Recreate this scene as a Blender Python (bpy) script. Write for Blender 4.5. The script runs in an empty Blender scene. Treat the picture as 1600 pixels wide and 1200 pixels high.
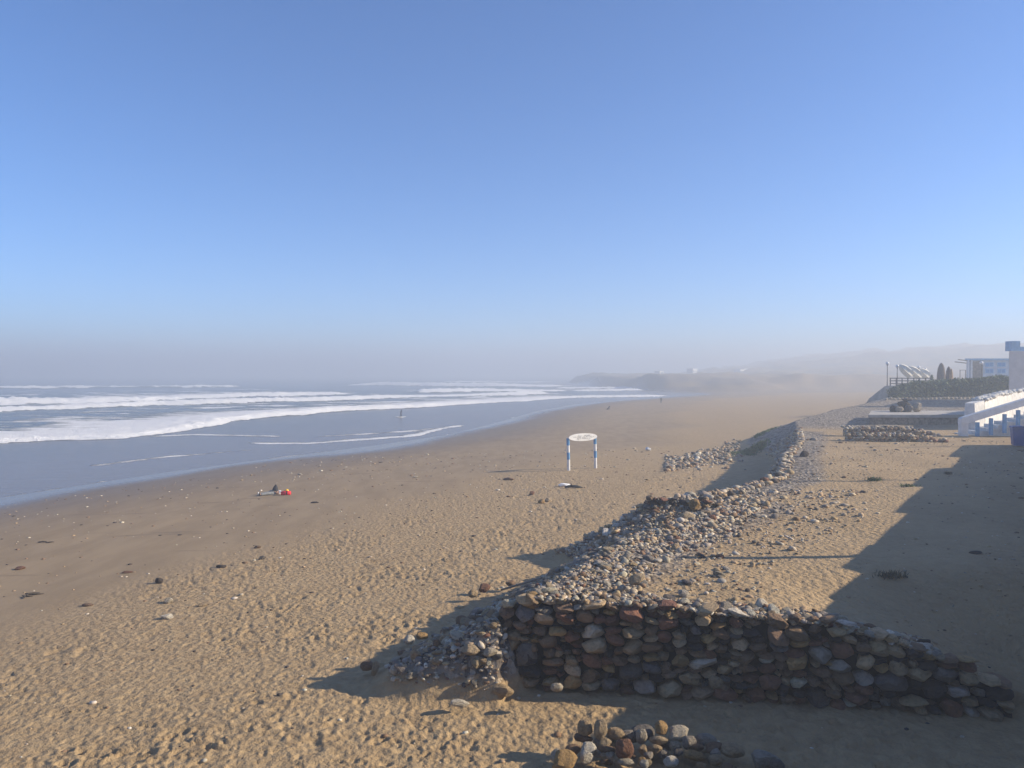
import bpy, bmesh, math, random
import numpy as np
from mathutils import Vector, Matrix, Euler, noise as mnoise

# ------------------------------------------------------------------ camera, sky, sun, exposure
scene = bpy.context.scene
col = scene.collection
R = math.radians
CAM_Z = 6.5
PITCH = R(0.81)
F = 1202.0                      # focal length in pixels of the 1600 px wide photograph
cam_data = bpy.data.cameras.new('camera')
cam_data.sensor_width = 36.0
cam_data.lens = 36.0 * F / 1600.0
cam_data.clip_start = 0.1
cam_data.clip_end = 40000.0
cam = bpy.data.objects.new('camera', cam_data)
col.objects.link(cam)
cam.location = (0, 0, CAM_Z)
cam.rotation_euler = (R(90) - PITCH, 0, 0)
scene.camera = cam

SUN_EL = R(23.5)
SUN_AZ = R(0.0)                 # direction to the sun, measured from +X towards +Y
world = bpy.data.worlds.new('World')
scene.world = world
world.use_nodes = True
wn = world.node_tree
wn.nodes.clear()
wo = wn.nodes.new('ShaderNodeOutputWorld')
bg = wn.nodes.new('ShaderNodeBackground')
sky = wn.nodes.new('ShaderNodeTexSky')
sky.sky_type = 'NISHITA'
sky.sun_disc = False
sky.sun_elevation = SUN_EL
sky.sun_rotation = R(90) - SUN_AZ
sky.altitude = 0
sky.air_density = 0.8
sky.dust_density = 0.0
sky.ozone_density = 8.5
wn.links.new(sky.outputs[0], bg.inputs[0])
bg.inputs[1].default_value = 0.116
wn.links.new(bg.outputs[0], wo.inputs[0])

sun_data = bpy.data.lights.new('sun', 'SUN')
sun_data.energy = 5.0
sun_data.angle = R(0.55)
sun_data.color = (1.0, 0.87, 0.68)
sun = bpy.data.objects.new('sun', sun_data)
col.objects.link(sun)
sdir = Vector((math.cos(SUN_EL) * math.cos(SUN_AZ), math.cos(SUN_EL) * math.sin(SUN_AZ), math.sin(SUN_EL)))
sun.rotation_euler = sdir.to_track_quat('Z', 'Y').to_euler()
sun.location = (60, 0, 60)

scene.view_settings.view_transform = 'Standard'
scene.view_settings.look = 'None'
scene.view_settings.exposure = 0.80
scene.view_settings.gamma = 1.0
scene.cycles.use_denoising = True
scene.cycles.max_bounces = 6
scene.cycles.diffuse_bounces = 3
scene.cycles.glossy_bounces = 2
scene.cycles.transmission_bounces = 2
scene.cycles.volume_bounces = 1
scene.cycles.caustics_reflective = False
scene.cycles.caustics_refractive = False

rng = np.random.default_rng(7)
rnd = random.Random(11)

# ------------------------------------------------------------------ helpers
def ray(px, py):
    cx, cy = (px - 800) / F, (600 - py) / F
    c, s = math.cos(PITCH), math.sin(PITCH)
    return (cx, c + s * cy, -s + c * cy)

def at(px, py, z):
    """the point of height z that the photograph shows at pixel (px, py)"""
    d = ray(px, py)
    t = (z - CAM_Z) / d[2]
    return (d[0] * t, d[1] * t, z)

def at_y(px, py, Y):
    d = ray(px, py)
    t = Y / d[1]
    return (d[0] * t, Y, CAM_Z + d[2] * t)

def sstep(a, b, x):
    t = np.clip((x - a) / (b - a), 0, 1)
    return t * t * (3 - 2 * t)

_tabs = {}
def vnoise(x, y, seed=0):
    if seed not in _tabs:
        _tabs[seed] = np.random.default_rng(1000 + seed).random((256, 256)) * 2 - 1
    T = _tabs[seed]
    xf, yf = np.floor(x), np.floor(y)
    xi, yi = xf.astype(np.int64) & 255, yf.astype(np.int64) & 255
    u, v = x - xf, y - yf
    u = u * u * (3 - 2 * u); v = v * v * (3 - 2 * v)
    x1, y1 = (xi + 1) & 255, (yi + 1) & 255
    return (T[xi, yi] * (1 - u) + T[x1, yi] * u) * (1 - v) + (T[xi, y1] * (1 - u) + T[x1, y1] * u) * v

def fbm(x, y, seed=0, octv=4):
    a, f, s = 1.0, 1.0, 0
    for i in range(octv):
        s = s + a * vnoise(x * f + 17.3 * i, y * f - 9.1 * i, seed + i)
        a *= 0.5; f *= 2.03
    return s

def polydist(x, y, pts):
    """distance to a polyline, cross-product sign (left of travel +) and arc position of the nearest point"""
    best = np.full(x.shape, 1e18); sign = np.ones(x.shape); arc = np.zeros(x.shape)
    a0 = 0.0
    n = len(pts)
    for i in range(n - 1):
        ax, ay = pts[i]; bx, by = pts[i + 1]
        dx, dy = bx - ax, by - ay
        L2 = dx * dx + dy * dy; L = math.sqrt(L2)
        t = ((x - ax) * dx + (y - ay) * dy) / L2
        tc = np.clip(t, 0, 1)
        d2 = (x - ax - tc * dx) ** 2 + (y - ay - tc * dy) ** 2
        m = d2 < best
        best = np.where(m, d2, best)
        sign = np.where(m, np.where(dx * (y - ay) - dy * (x - ax) >= 0, 1.0, -1.0), sign)
        tt = tc
        if i == 0: tt = np.where(t < 0, t, tt)
        if i == n - 2: tt = np.where(t > 1, t, tt)
        arc = np.where(m, a0 + tt * L, arc)
        a0 += L
    return np.sqrt(best), sign, arc, a0

def mesh_np(name, verts, faces_flat, loop_tot, smooth=True):
    me = bpy.data.meshes.new(name)
    me.vertices.add(len(verts)); me.vertices.foreach_set('co', np.asarray(verts, np.float32).ravel())
    me.loops.add(len(faces_flat)); me.loops.foreach_set('vertex_index', np.asarray(faces_flat, np.int32))
    nf = len(faces_flat) // loop_tot
    me.polygons.add(nf)
    me.polygons.foreach_set('loop_start', np.arange(nf, dtype=np.int32) * loop_tot)
    me.polygons.foreach_set('loop_total', np.full(nf, loop_tot, np.int32))
    if smooth: me.polygons.foreach_set('use_smooth', np.ones(nf, bool))
    me.update(calc_edges=True)
    me.validate()
    return me

def attr_f(me, name, vals):
    a = me.attributes.new(name, 'FLOAT', 'POINT'); a.data.foreach_set('value', np.asarray(vals, np.float32))

def attr_c(me, name, cols):
    a = me.attributes.new(name, 'FLOAT_COLOR', 'POINT')
    c = np.ones((len(cols), 4), np.float32); c[:, :3] = cols
    a.data.foreach_set('color', c.ravel())

def link(name, me, m=None, parent=None, loc=None):
    o = bpy.data.objects.new(name, me)
    col.objects.link(o)
    if m is not None and me is not None and not me.materials: me.materials.append(m)
    if parent: o.parent = parent
    if loc is not None: o.location = loc
    return o

def tag(o, label=None, cat=None, group=None, kind=None):
    if label: o['label'] = label
    if cat: o['category'] = cat
    if group: o['group'] = group
    if kind: o['kind'] = kind
    return o

def empty(name, loc=(0, 0, 0), rz=0.0):
    o = bpy.data.objects.new(name, None); col.objects.link(o)
    o.location = loc; o.rotation_euler = (0, 0, rz); o.empty_display_size = 0.2
    return o

class MB:
    def __init__(s): s.bm = bmesh.new()
    def box(s, c, size, rot=None, taper=1.0):
        vs = []
        M = rot.to_matrix() if rot else Matrix.Identity(3)
        for z in (-.5, .5):
            k = taper if z > 0 else 1.0
            for x, y in ((-.5, -.5), (.5, -.5), (.5, .5), (-.5, .5)):
                vs.append(s.bm.verts.new(Vector(c) + M @ Vector((x * size[0] * k, y * size[1] * k, z * size[2]))))
        for f in ((3, 2, 1, 0), (4, 5, 6, 7), (0, 1, 5, 4), (1, 2, 6, 5), (2, 3, 7, 6), (3, 0, 4, 7)):
            s.bm.faces.new([vs[i] for i in f])
        return s
    def tube(s, pts, rad, n=10, cap=True):
        rings = []
        P = [Vector(p) for p in pts]
        if not hasattr(rad, '__len__'): rad = [rad] * len(P)
        for i, p in enumerate(P):
            d = (P[min(i + 1, len(P) - 1)] - P[max(i - 1, 0)]).normalized()
            a = d.orthogonal().normalized() if abs(d.z) < .95 else Vector((1, 0, 0))
            a = (a - d * a.dot(d)).normalized(); b = d.cross(a)
            rings.append([s.bm.verts.new(p + (a * math.cos(2 * math.pi * k / n) + b * math.sin(2 * math.pi * k / n)) * rad[i]) for k in range(n)])
        for r0, r1 in zip(rings, rings[1:]):
            for k in range(n): s.bm.faces.new((r0[k], r0[(k + 1) % n], r1[(k + 1) % n], r1[k]))
        if cap:
            s.bm.faces.new(rings[0][::-1]); s.bm.faces.new(rings[-1])
        return s
    def ball(s, c, r, sub=2, scale=(1, 1, 1)):
        g = bmesh.ops.create_icosphere(s.bm, subdivisions=sub, radius=1)
        for v in g['verts']: v.co = Vector(c) + Vector((v.co.x * r * scale[0], v.co.y * r * scale[1], v.co.z * r * scale[2]))
        return s
    def prism(s, outline, y0, y1):
        """outline in (x, z), extruded from y0 to y1"""
        a = [s.bm.verts.new((x, y0, z)) for x, z in outline]; b = [s.bm.verts.new((x, y1, z)) for x, z in outline]
        n = len(a)
        s.bm.faces.new(a); s.bm.faces.new(b[::-1])
        for i in range(n): s.bm.faces.new((a[i], b[i], b[(i + 1) % n], a[(i + 1) % n]))
        return s
    def shear(s, k, y0):
        for v in s.bm.verts: v.co.x += k * (v.co.y - y0)
        return s
    def build(s, name, m, parent=None, loc=None, smooth=False, bevel=0.0):
        bmesh.ops.recalc_face_normals(s.bm, faces=s.bm.faces[:])
        if bevel: bmesh.ops.bevel(s.bm, geom=s.bm.edges[:], offset=bevel, segments=2, affect='EDGES', clamp_overlap=True)
        me = bpy.data.meshes.new(name); s.bm.to_mesh(me); s.bm.free()
        if smooth: me.polygons.foreach_set('use_smooth', np.ones(len(me.polygons), bool))
        return link(name, me, m, parent, loc)

def nodes(name):
    m = bpy.data.materials.new(name); m.use_nodes = True
    nt = m.node_tree; nt.nodes.clear()
    out = nt.nodes.new('ShaderNodeOutputMaterial'); p = nt.nodes.new('ShaderNodeBsdfPrincipled')
    nt.links.new(p.outputs[0], out.inputs[0])
    return m, nt, p

class NT:
    """small wrapper for wiring nodes"""
    def __init__(s, nt): s.nt = nt
    def n(s, t, **kw):
        nd = s.nt.nodes.new(t)
        for k, v in kw.items(): setattr(nd, k, v)
        return nd
    def put(s, sock, v):
        if hasattr(v, 'is_output'): s.nt.links.new(v, sock)
        elif isinstance(v, (tuple, list)) and len(v) == 3 and sock.type == 'RGBA': sock.default_value = (*v, 1)
        else: sock.default_value = v
    def math(s, op, a, b=0.0, clamp=False):
        nd = s.n('ShaderNodeMath', operation=op, use_clamp=clamp); s.put(nd.inputs[0], a); s.put(nd.inputs[1], b); return nd.outputs[0]
    def mix(s, f, a, b, mode='MIX'):
        nd = s.n('ShaderNodeMix', data_type='RGBA', blend_type=mode)
        s.put(nd.inputs[0], f); s.put(nd.inputs[6], a); s.put(nd.inputs[7], b); return nd.outputs[2]
    def ramp(s, f, a, b, lo=0.0, hi=1.0):
        nd = s.n('ShaderNodeMapRange', interpolation_type='SMOOTHSTEP')
        s.put(nd.inputs[0], f); nd.inputs[1].default_value = a; nd.inputs[2].default_value = b
        nd.inputs[3].default_value = lo; nd.inputs[4].default_value = hi; return nd.outputs[0]
    def noise(s, vec, scale, detail=4, rough=.55, dist=0.0):
        nd = s.n('ShaderNodeTexNoise'); s.put(nd.inputs['Vector'], vec); nd.inputs['Scale'].default_value = scale
        nd.inputs['Detail'].default_value = detail; nd.inputs['Roughness'].default_value = rough; nd.inputs['Distortion'].default_value = dist
        return nd.outputs[0]
    def voro(s, vec, scale, out='Distance', feature='F1'):
        nd = s.n('ShaderNodeTexVoronoi', feature=feature); s.put(nd.inputs['Vector'], vec); nd.inputs['Scale'].default_value = scale
        return nd.outputs[out]
    def attr(s, name, out='Fac'): return s.n('ShaderNodeAttribute', attribute_name=name).outputs[out]
    def pos(s): return s.n('ShaderNodeNewGeometry').outputs['Position']
    def objco(s): return s.n('ShaderNodeTexCoord').outputs['Object']
    def scalev(s, vec, sc):
        nd = s.n('ShaderNodeMapping'); s.put(nd.inputs[0], vec); nd.inputs['Scale'].default_value = sc; return nd.outputs[0]
    def bump(s, h, strength=.5, dist=.02, normal=None):
        nd = s.n('ShaderNodeBump'); s.put(nd.inputs['Height'], h); s.put(nd.inputs['Strength'], strength); nd.inputs['Distance'].default_value = dist
        if normal is not None: s.put(nd.inputs['Normal'], normal)
        return nd.outputs[0]

def plain(name, c, rough=.6, var=.15, scale=6.0, bump=.15, metal=0.0, bdist=.01):
    """painted / plastered / cloth surface with blotches, wear and fine relief"""
    m, nt, p = nodes(name); t = NT(nt)
    co = t.objco()
    n1 = t.noise(co, scale, 5); n2 = t.noise(co, scale * 9, 3)
    dark = tuple(x * (1 - var) for x in c); lite = tuple(min(1, x * (1 + var * .6)) for x in c)
    c1 = t.mix(t.ramp(n1, .3, .7), dark, lite)
    c2 = t.mix(t.math('MULTIPLY', t.ramp(n2, .55, .8), var), c1, tuple(x * .5 for x in c))
    t.put(p.inputs['Base Color'], c2); p.inputs['Roughness'].default_value = rough; p.inputs['Metallic'].default_value = metal
    t.put(p.inputs['Normal'], t.bump(n2, bump, bdist))
    return m

# ------------------------------------------------------------------ plan of the coast
SEA = -1.2
shore_px = [(0, 778), (156, 754), (272, 736.5), (390, 721), (500, 707), (600, 694), (697, 680), (767, 663), (836, 643), (898, 632), (975, 625), (1061, 619.5)]
SHORE = [(-75, -60), (-52, 0)] + [at(x, y, SEA)[:2] for x, y in shore_px]
SHORE += [(66, 276), (68, 292), (59.5, 335), (48, 450), (38, 575), (42, 600), (80, 650), (260, 900), (700, 1500), (9000, 12500)]
SX = np.array([p[0] for p in SHORE]); SY = np.array([p[1] for p in SHORE])
# crest of the terrace edge, with the jog of the second bastion
EDGE = [(0.2, 16.25), (3.3, 21.5), (6.1, 25.2), (7.9, 27.25), (4.9, 27.7), (9.0, 31.0), (12.2, 35.0), (15.4, 43.5), (19.7, 53), (26, 70), (36, 84), (46, 94), (55, 106), (66, 122), (100, 150), (170, 220), (260, 300), (400, 420)]
EX = np.array([p[0] for p in EDGE]); EY = np.array([p[1] for p in EDGE])
WA, WB = (-0.25, 16.25), (9.7, 14.72)        # front retaining wall, foot line
TOPX, TOPZ = [-1, 3, 6.2, 7.9, 8.6, 9.4, 10.4], [1.56, 1.60, 1.43, 1.12, .88, .40, .05]   # ground level along the front wall
def wall_y(x): return WA[1] + (WB[1] - WA[1]) * (x - WA[0]) / (WB[0] - WA[0])

# footprints trodden into the dry sand, stamped into a height raster
RX0, RY0, RC = -17.0, 9.5, 0.03
RNX, RNY = int(30 / RC), int(46 / RC)
foot = np.zeros((RNX, RNY), np.float32)
def stamp(n, x0, x1, y0, y1, lmin, lmax, depth):
    xs = rng.uniform(x0, x1, n); ys = rng.uniform(y0, y1, n)
    ls = rng.uniform(lmin, lmax, n); ang = rng.normal(.6, 1.1, n); asp = rng.uniform(.45, .85, n); dep = rng.uniform(.5, 1.1, n) * depth
    for x, y, l, a, k, d in zip(xs, ys, ls, ang, asp, dep):
        h = int(l * 1.3 / RC)
        ci, cj = int((x - RX0) / RC), int((y - RY0) / RC)
        i0, i1, j0, j1 = max(0, ci - h), min(RNX, ci + h), max(0, cj - h), min(RNY, cj + h)
        if i1 - i0 < 2 or j1 - j0 < 2: continue
        gi = (np.arange(i0, i1) - ci)[:, None] * RC; gj = (np.arange(j0, j1) - cj)[None, :] * RC
        ca, sa = math.cos(a), math.sin(a)
        u = (gi * ca + gj * sa) / (l * .5); v = (-gi * sa + gj * ca) / (l * .5 * k)
        r2 = u * u + v * v
        foot[i0:i1, j0:j1] += (-d * np.exp(-r2 * r2 * .9) + .45 * d * np.exp(-(np.sqrt(r2) - 1.35) ** 2 * 7)).astype(np.float32)
stamp(11000, -17, 13, 9.5, 55, .17, .32, .036)
stamp(22000, -17, 13, 9.5, 50, .10, .20, .030)
stamp(15000, -17, 13, 9.5, 32, .07, .17, .026)

stamp(1500, -17, 13, 9.5, 50, .40, .80, .030)
_gx = RX0 + np.arange(RNX)[:, None] * RC + np.zeros((1, RNY)); _gy = RY0 + np.arange(RNY)[None, :] * RC + np.zeros((RNX, 1))
foot *= (.72 + .55 * fbm(_gx * .45, _gy * .45, 45, 3)).clip(.25, 1.4).astype(np.float32)

def foot_at(x, y):
    fx = np.clip((x - RX0) / RC, 0, RNX - 1.001); fy = np.clip((y - RY0) / RC, 0, RNY - 1.001)
    i, j = fx.astype(int), fy.astype(int); u, v = fx - i, fy - j
    z = (foot[i, j] * (1 - u) + foot[i + 1, j] * u) * (1 - v) + (foot[i, j + 1] * (1 - u) + foot[i + 1, j + 1] * u) * v
    inside = (x > RX0) & (x < RX0 + RNX * RC) & (y > RY0) & (y < RY0 + RNY * RC)
    return np.where(inside, z, 0)

def ground_z(x, y, detail=False):
    x = np.asarray(x, float); y = np.asarray(y, float)
    ds, _, _, _ = polydist(x, y, SHORE)
    s = ds * np.where(x > np.interp(y, SY, SX), 1, -1)            # + on land
    zb = np.where(s > 0, SEA + np.minimum(.032 * s, 1.2) - .15 * np.exp(-((s - 40) / 12) ** 2), SEA + np.maximum(.03 * s, -2.5))
    zb = zb + .05 * fbm(x * .12, y * .12, 3, 3) * sstep(2, 18, s)
    # terrace and the ground behind it
    de, _, _, _ = polydist(x, y, EDGE)
    ex = np.interp(y, EY, EX)
    q = y - wall_y(x) - .40                                        # + behind the front wall's stones
    inl = (x > ex) & (q > 0)
    he = np.interp(y, [16, 54, 66, 84, 95, 108, 125, 160, 300], [1.85, 1.85, 2.1, 2.7, 3.3, 4.0, 4.3, 2.5, 2.0])
    hin = np.interp(y, [16, 54, 62, 70, 84, 95, 108, 125, 200, 300], [1.75, 1.8, 2.0, 2.2, 2.7, 3.2, 3.7, 4.2, 3.0, 3.0])
    dip = .24 * np.exp(-np.maximum(x, 0) / 2.6) * (1 - sstep(17, 23, y))
    he = he - dip; hin = hin - dip
    T = np.interp(x, TOPX, TOPZ)
    zin = np.where(y < 30, T + (hin - T) * sstep(-.3, 4.5, q), hin)
    zin = zin + .12 * np.exp(-(de / 1.1) ** 2) * (y < 29) + .06 * np.exp(-(q / .6) ** 2) * (x < 7.5)
    zin = zin + .05 * fbm(x * .35, y * .35, 9, 3)
    dd = de
    front = y < 16.25
    dcorner = np.hypot(np.minimum(x, -.3) - .2, (y - 16.25) * 3.6) + 4 * np.maximum(x + .3, 0)
    dd = np.where(front, dcorner, de)
    slope = np.interp(y, [16, 27.5, 28.5, 56, 64, 100], [.52, .56, 1.5, 1.4, .5, .33])
    lump = .10 * fbm(x * .9, y * .9, 21, 3)
    scree = he - slope * dd + lump * sstep(0, .5, dd)
    out = np.where(scree > zb, scree, zb)
    k = .18                                                        # soft foot of the slope
    hh = np.clip(.5 + .5 * (scree - zb) / k, 0, 1)
    out = zb * (1 - hh) + scree * hh + k * hh * (1 - hh)
    infront = (q <= 0) & (x > -.3)
    out = np.where(infront & (y >= 16.25), zb, out)
    z = np.where(inl, zin, out)
    # right of the wall's end the ramp runs on in front
    ramp_front = sstep(9.5, 11.5, x) * sstep(-3.0, 0, q) * .3
    z = np.where(infront & (y > 5), np.maximum(z, zb + ramp_front), z)
    # far bluff, headland and hill
    nb = fbm(x * .03, y * .03, 31, 4)
    bl = sstep(292, 345, y + 14 * nb - .05 * (x - 69)) * sstep(0, 10, s + 4 * nb)
    z = np.where(y > 250, z * (1 - bl) + bl * (5.2 + 1.6 * nb + .6 * fbm(x * .15, y * .15, 33, 2)), z)
    hill = np.clip((x - 158 + 2 * nb) * .104, 0, 27) * sstep(330, 620, y)
    z = z + hill * (s > 0) + sstep(420, 800, y) * (s > 20) * 1.5 * nb
    z = np.where((y < -30) & (x > 0), np.maximum(z, .5), z)
    if detail:
        rough = sstep(25, 31, s + 3.0 * vnoise(x * .12, y * .12, 41)) * (1 - inl) * (s < 60)
        z = z + rough * foot_at(x, y) * np.where(y < 55, 1, 0)
        z = z + inl * (y < 40) * foot_at(x * 1.0 + 1.3, y) * .35
    return z, s, inl, de, q

# ------------------------------------------------------------------ ground sheet
def polar(r0, r1, kq, kl, th_fine, half, rfar=320):
    rs = [r0]
    while rs[-1] < r1:
        r = rs[-1]
        rs.append(r + min(max(r * r / kq, .03), r * (kl if r < rfar else kl * 2.5)))
    fine = np.arange(-half, half + 1e-6, th_fine)
    coarse = np.arange(half + 4, 360 - half - 3.9, 4.0)
    th = np.radians(np.concatenate([fine, coarse]))
    return np.array(rs), th

def polar_mesh(name, rs, th, keep_fn, zfun):
    TR, RR = np.meshgrid(th, rs, indexing='ij')
    X = RR * np.sin(TR); Y = RR * np.cos(TR)
    nt_, nr = X.shape
    dat = zfun(X.ravel(), Y.ravel())
    z = dat[0]
    idx = np.arange(nt_ * nr).reshape(nt_, nr)
    nxt = np.roll(idx, -1, axis=0)
    quads = np.stack([idx[:, :-1], idx[:, 1:], nxt[:, 1:], nxt[:, :-1]], -1).reshape(-1, 4)
    keep = keep_fn(dat)
    quads = quads[keep[quads].any(axis=1)]
    used = np.zeros(nt_ * nr, bool); used[quads.ravel()] = True
    remap = np.cumsum(used) - 1
    V = np.stack([X.ravel(), Y.ravel(), z], -1)[used]
    me = mesh_np(name, V, remap[quads][:, ::-1].ravel(), 4)
    return me, V, used, dat

def sand_material():
    m, nt, p = nodes('sand'); t = NT(nt)
    P = t.pos()
    wet, rough, rock, terr, veg = (t.attr(a) for a in ('wet', 'rough', 'rock', 'terr', 'veg'))
    big = t.noise(P, .35, 5); mid = t.noise(P, 3.0, 5); fine = t.noise(P, 60, 3)
    streak = t.noise(t.scalev(P, (.25, .07, 1)), 4.0, 5, .6)
    dry = t.mix(t.ramp(mid, .3, .7), (.335, .232, .122), (.42, .298, .160))
    dry = t.mix(t.math('MULTIPLY', t.ramp(fine, .5, .75), .35), dry, (.26, .18, .11))
    smooth = t.mix(t.ramp(streak, .3, .7), (.262, .187, .108), (.322, .234, .138))
    wrack = t.noise(t.scalev(P, (.05, .42, 1)), 2.2, 6, .62)
    smooth = t.mix(t.math('MULTIPLY', t.ramp(wrack, .60, .70), .55), smooth, (.15, .105, .065))
    c = t.mix(rough, smooth, dry)
    c = t.mix(t.math('MULTIPLY', terr, .6), c, t.mix(t.ramp(big, .35, .65), (.35, .247, .135), (.42, .30, .166)))
    c = t.mix(wet, c, (.12, .09, .06))
    # pebble cover and rock where single stones are too far to tell apart
    vc = t.voro(P, 6.5, 'Color'); sep = t.n('ShaderNodeSeparateColor'); nt.links.new(vc, sep.inputs[0])
    peb = t.mix(sep.outputs[0], (.17, .135, .10), (.36, .31, .25))
    peb = t.mix(t.ramp(sep.outputs[1], .75, .8), peb, (.09, .075, .065))
    c = t.mix(t.math('MULTIPLY', rock, t.ramp(t.math('ADD', t.noise(P, .8, 4), rock), .7, 1.0)), c, peb)
    c = t.mix(t.math('MULTIPLY', veg, t.ramp(t.noise(P, .06, 6, .65), .42, .6)), c, (.19, .165, .12))
    t.put(p.inputs['Base Color'], c)
    ro = t.math('SUBTRACT', .95, t.math('MULTIPLY', wet, .78)); t.put(p.inputs['Roughness'], ro)
    p.inputs['Specular IOR Level'].default_value = .3
    lump = t.noise(P, 10.0, 4, .6); lump2 = t.voro(P, 7.0, 'Distance', 'SMOOTH_F1')
    h = t.math('ADD', t.math('MULTIPLY', lump, 1.0), t.math('MULTIPLY', lump2, .8))
    dryness = t.math('SUBTRACT', 1.0, wet, True)
    st1 = t.math('MULTIPLY', t.math('ADD', t.math('MULTIPLY', rough, .8), t.math('ADD', t.math('MULTIPLY', terr, .5), .06)), dryness, True)
    b1 = t.bump(h, st1, .075)
    b2 = t.bump(fine, t.math('MULTIPLY', dryness, .5), .012, b1)
    b3 = t.bump(t.voro(P, 6.5), t.math('MULTIPLY', rock, .9), .1, b2)
    t.put(p.inputs['Normal'], b3)
    return m

M = {}
M['sand'] = sand_material()
rs, th = polar(8.0, 12000, 4300, .0105, .115, 44)
me, V, used, dat = polar_mesh('ground', rs, th, lambda d: d[1] > -45, lambda x, y: ground_z(x, y, True))
gx, gy, gz = V[:, 0], V[:, 1], V[:, 2]
gs, ginl, gde, gq = (d[used] for d in dat[1:5])
nzv = vnoise(gx * .12, gy * .12, 41)
wet = 1 - sstep(1.0, 9.0, gs + 2.0 * fbm(gx * .1, gy * .04, 51, 3))
wet = np.maximum(wet, .55 * (1 - sstep(4, 17, gs)))
roughv = sstep(25, 31, gs + 3.0 * nzv) * (gy < 260)
onscree = (~ginl.astype(bool)) & (gz > -.0) & (gy > 15) & (gde < 6) & (gy < 130)
rockv = np.where(onscree, sstep(.0, .35, gz - .05), 0.0)
rockv = np.maximum(rockv, ginl * (1 - sstep(1.2, 2.6, gde)) * (gy > 15) * (gy < 60))
rockv = np.maximum(rockv, ginl * sstep(58, 66, gy) * (1 - sstep(8, 16, gde)) * (gy < 110))
far_rock = (gy > 275) * sstep(1.0, 2.5, gz) * (1 - sstep(30, 60, gs)) * .8
rockv = np.maximum(rockv, far_rock)
attr_f(me, 'wet', wet); attr_f(me, 'rough', roughv); attr_f(me, 'rock', rockv)
attr_f(me, 'terr', ginl * 1.0); attr_f(me, 'veg', sstep(280, 420, gy) * sstep(2, 5, gz))
ground = link('ground', me, M['sand']); tag(ground, kind='structure')

def gz1(x, y): return float(ground_z(np.array([x]), np.array([y]), True)[0][0])

# ------------------------------------------------------------------ sea with its lines of breakers
def pl(pts): return [at(x, y, SEA)[:2] for x, y in pts]
#          front line of the foam                                                    height trail foam
BREAK = [
    (pl([(-420, 712), (-200, 705), (0, 694), (187, 685), (281, 672), (390, 659), (500, 648), (674, 637), (867, 624), (1000, 620.5), (1061, 618.2)]), 1.0, 30, 1.08),
    (pl([(-400, 657), (0, 645), (250, 633.5), (500, 627), (697, 620.5), (898, 616)]), 1.2, 27, 1.08),
    (pl([(-400, 640), (0, 632.5), (200, 627), (375, 619.5), (577, 616.5)]), 1.6, 48, 1.08),
    (pl([(-400, 613), (0, 608), (200, 606.5), (397, 605)]), 2.6, 20, 1.05),
    (pl([(523, 602.5), (700, 604), (887, 605)]), 2.3, 48, 1.08),
    (pl([(640, 613.8), (760, 612.8), (905, 611.8)]), 1.5, 34, 1.08),
    (pl([(890, 611.3), (960, 611), (1019, 610.2)]), 1.4, 30, 1.08),
    (pl([(680, 597.2), (850, 598)]), 1.8, 45, 1.0),
    (pl([(860, 607.3), (1008, 608.6)]), 1.2, 24, 1.0),
    (pl([(366, 690), (406, 694), (480, 694), (570, 688), (650, 681), (689, 670), (732, 663)]), .16, 2.0, .98),
    (pl([(480, 684.5), (557, 680), (643, 674), (690, 668)]), .10, 1.5, .88),
    (pl([(120, 733), (181, 726), (266, 715), (359, 707), (420, 702)]), .06, 1.1, .84),
    (pl([(215, 684), (300, 680), (372, 682), (450, 684)]), .22, 2.2, .85),
]
def sea_z(x, y):
    ds, _, _, _ = polydist(x, y, SHORE)
    s = ds * np.where(x > np.interp(y, SY, SX), -1, 1)            # + offshore
    z = np.full(x.shape, SEA)
    off = sstep(5, 90, s)
    z = z + off * (.14 * fbm(x * .05 + y * .01, y * .09, 61, 4) + .05 * fbm(x * .4, y * .4, 65, 2) * (y < 300))
    foam = np.zeros(x.shape); shal = 1 - sstep(8, 55, s)
    churn = fbm(x * .09, y * .2, 71, 4)
    for i, (pts, A, trail, fo) in enumerate(BREAK):
        d, sg, arc, L = polydist(x, y, pts)
        wob = (.5 + .05 * trail) * fbm(arc * .05, d * .02, 81 + i, 4) + (.12 * trail) * vnoise(arc * .025, arc * 0, 88 + i)
        d = d * sg + wob
        endf = sstep(0, .06 * L + 2, arc) * sstep(0, .06 * L + 2, L - arc)
        var = .75 + .35 * vnoise(arc * .03, arc * 0 + 3.1, 91 + i)
        wid = max(1.2, trail * .45)
        prof = sstep(-.25 * A - .004 * y, .9 * A + .1 + .011 * y, d) * np.exp(-(np.maximum(d, 0) / wid) ** 2)
        z = z + A * endf * var * prof * (1 + .22 * fbm(x * .7, y * .7, 95, 2) * (prof > .15))
        if i == 3:
            f = np.maximum(sstep(.45, .8, prof), np.where(d > 2, np.exp(-np.maximum(d, 0) / trail), 0))
        else:
            f = sstep(-.3 - .003 * y, .3 + .003 * y, d) * np.exp(-(np.maximum(d, 0) / trail) ** 1.3)
        foam = np.maximum(foam, f * fo * endf)
        lace = np.where(d > 0, np.exp(-d / (trail * 3.2)), 0) * .95 * endf * (A > .3)
        foam = np.maximum(foam, lace * (.6 + .5 * churn))
    edge = np.exp(-((s - .2) / .35) ** 2) * .5 * sstep(-.1, .5, vnoise(x * .15, y * .15, 99))
    foam = np.maximum(foam, edge)
    return z, s, foam, shal

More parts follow.
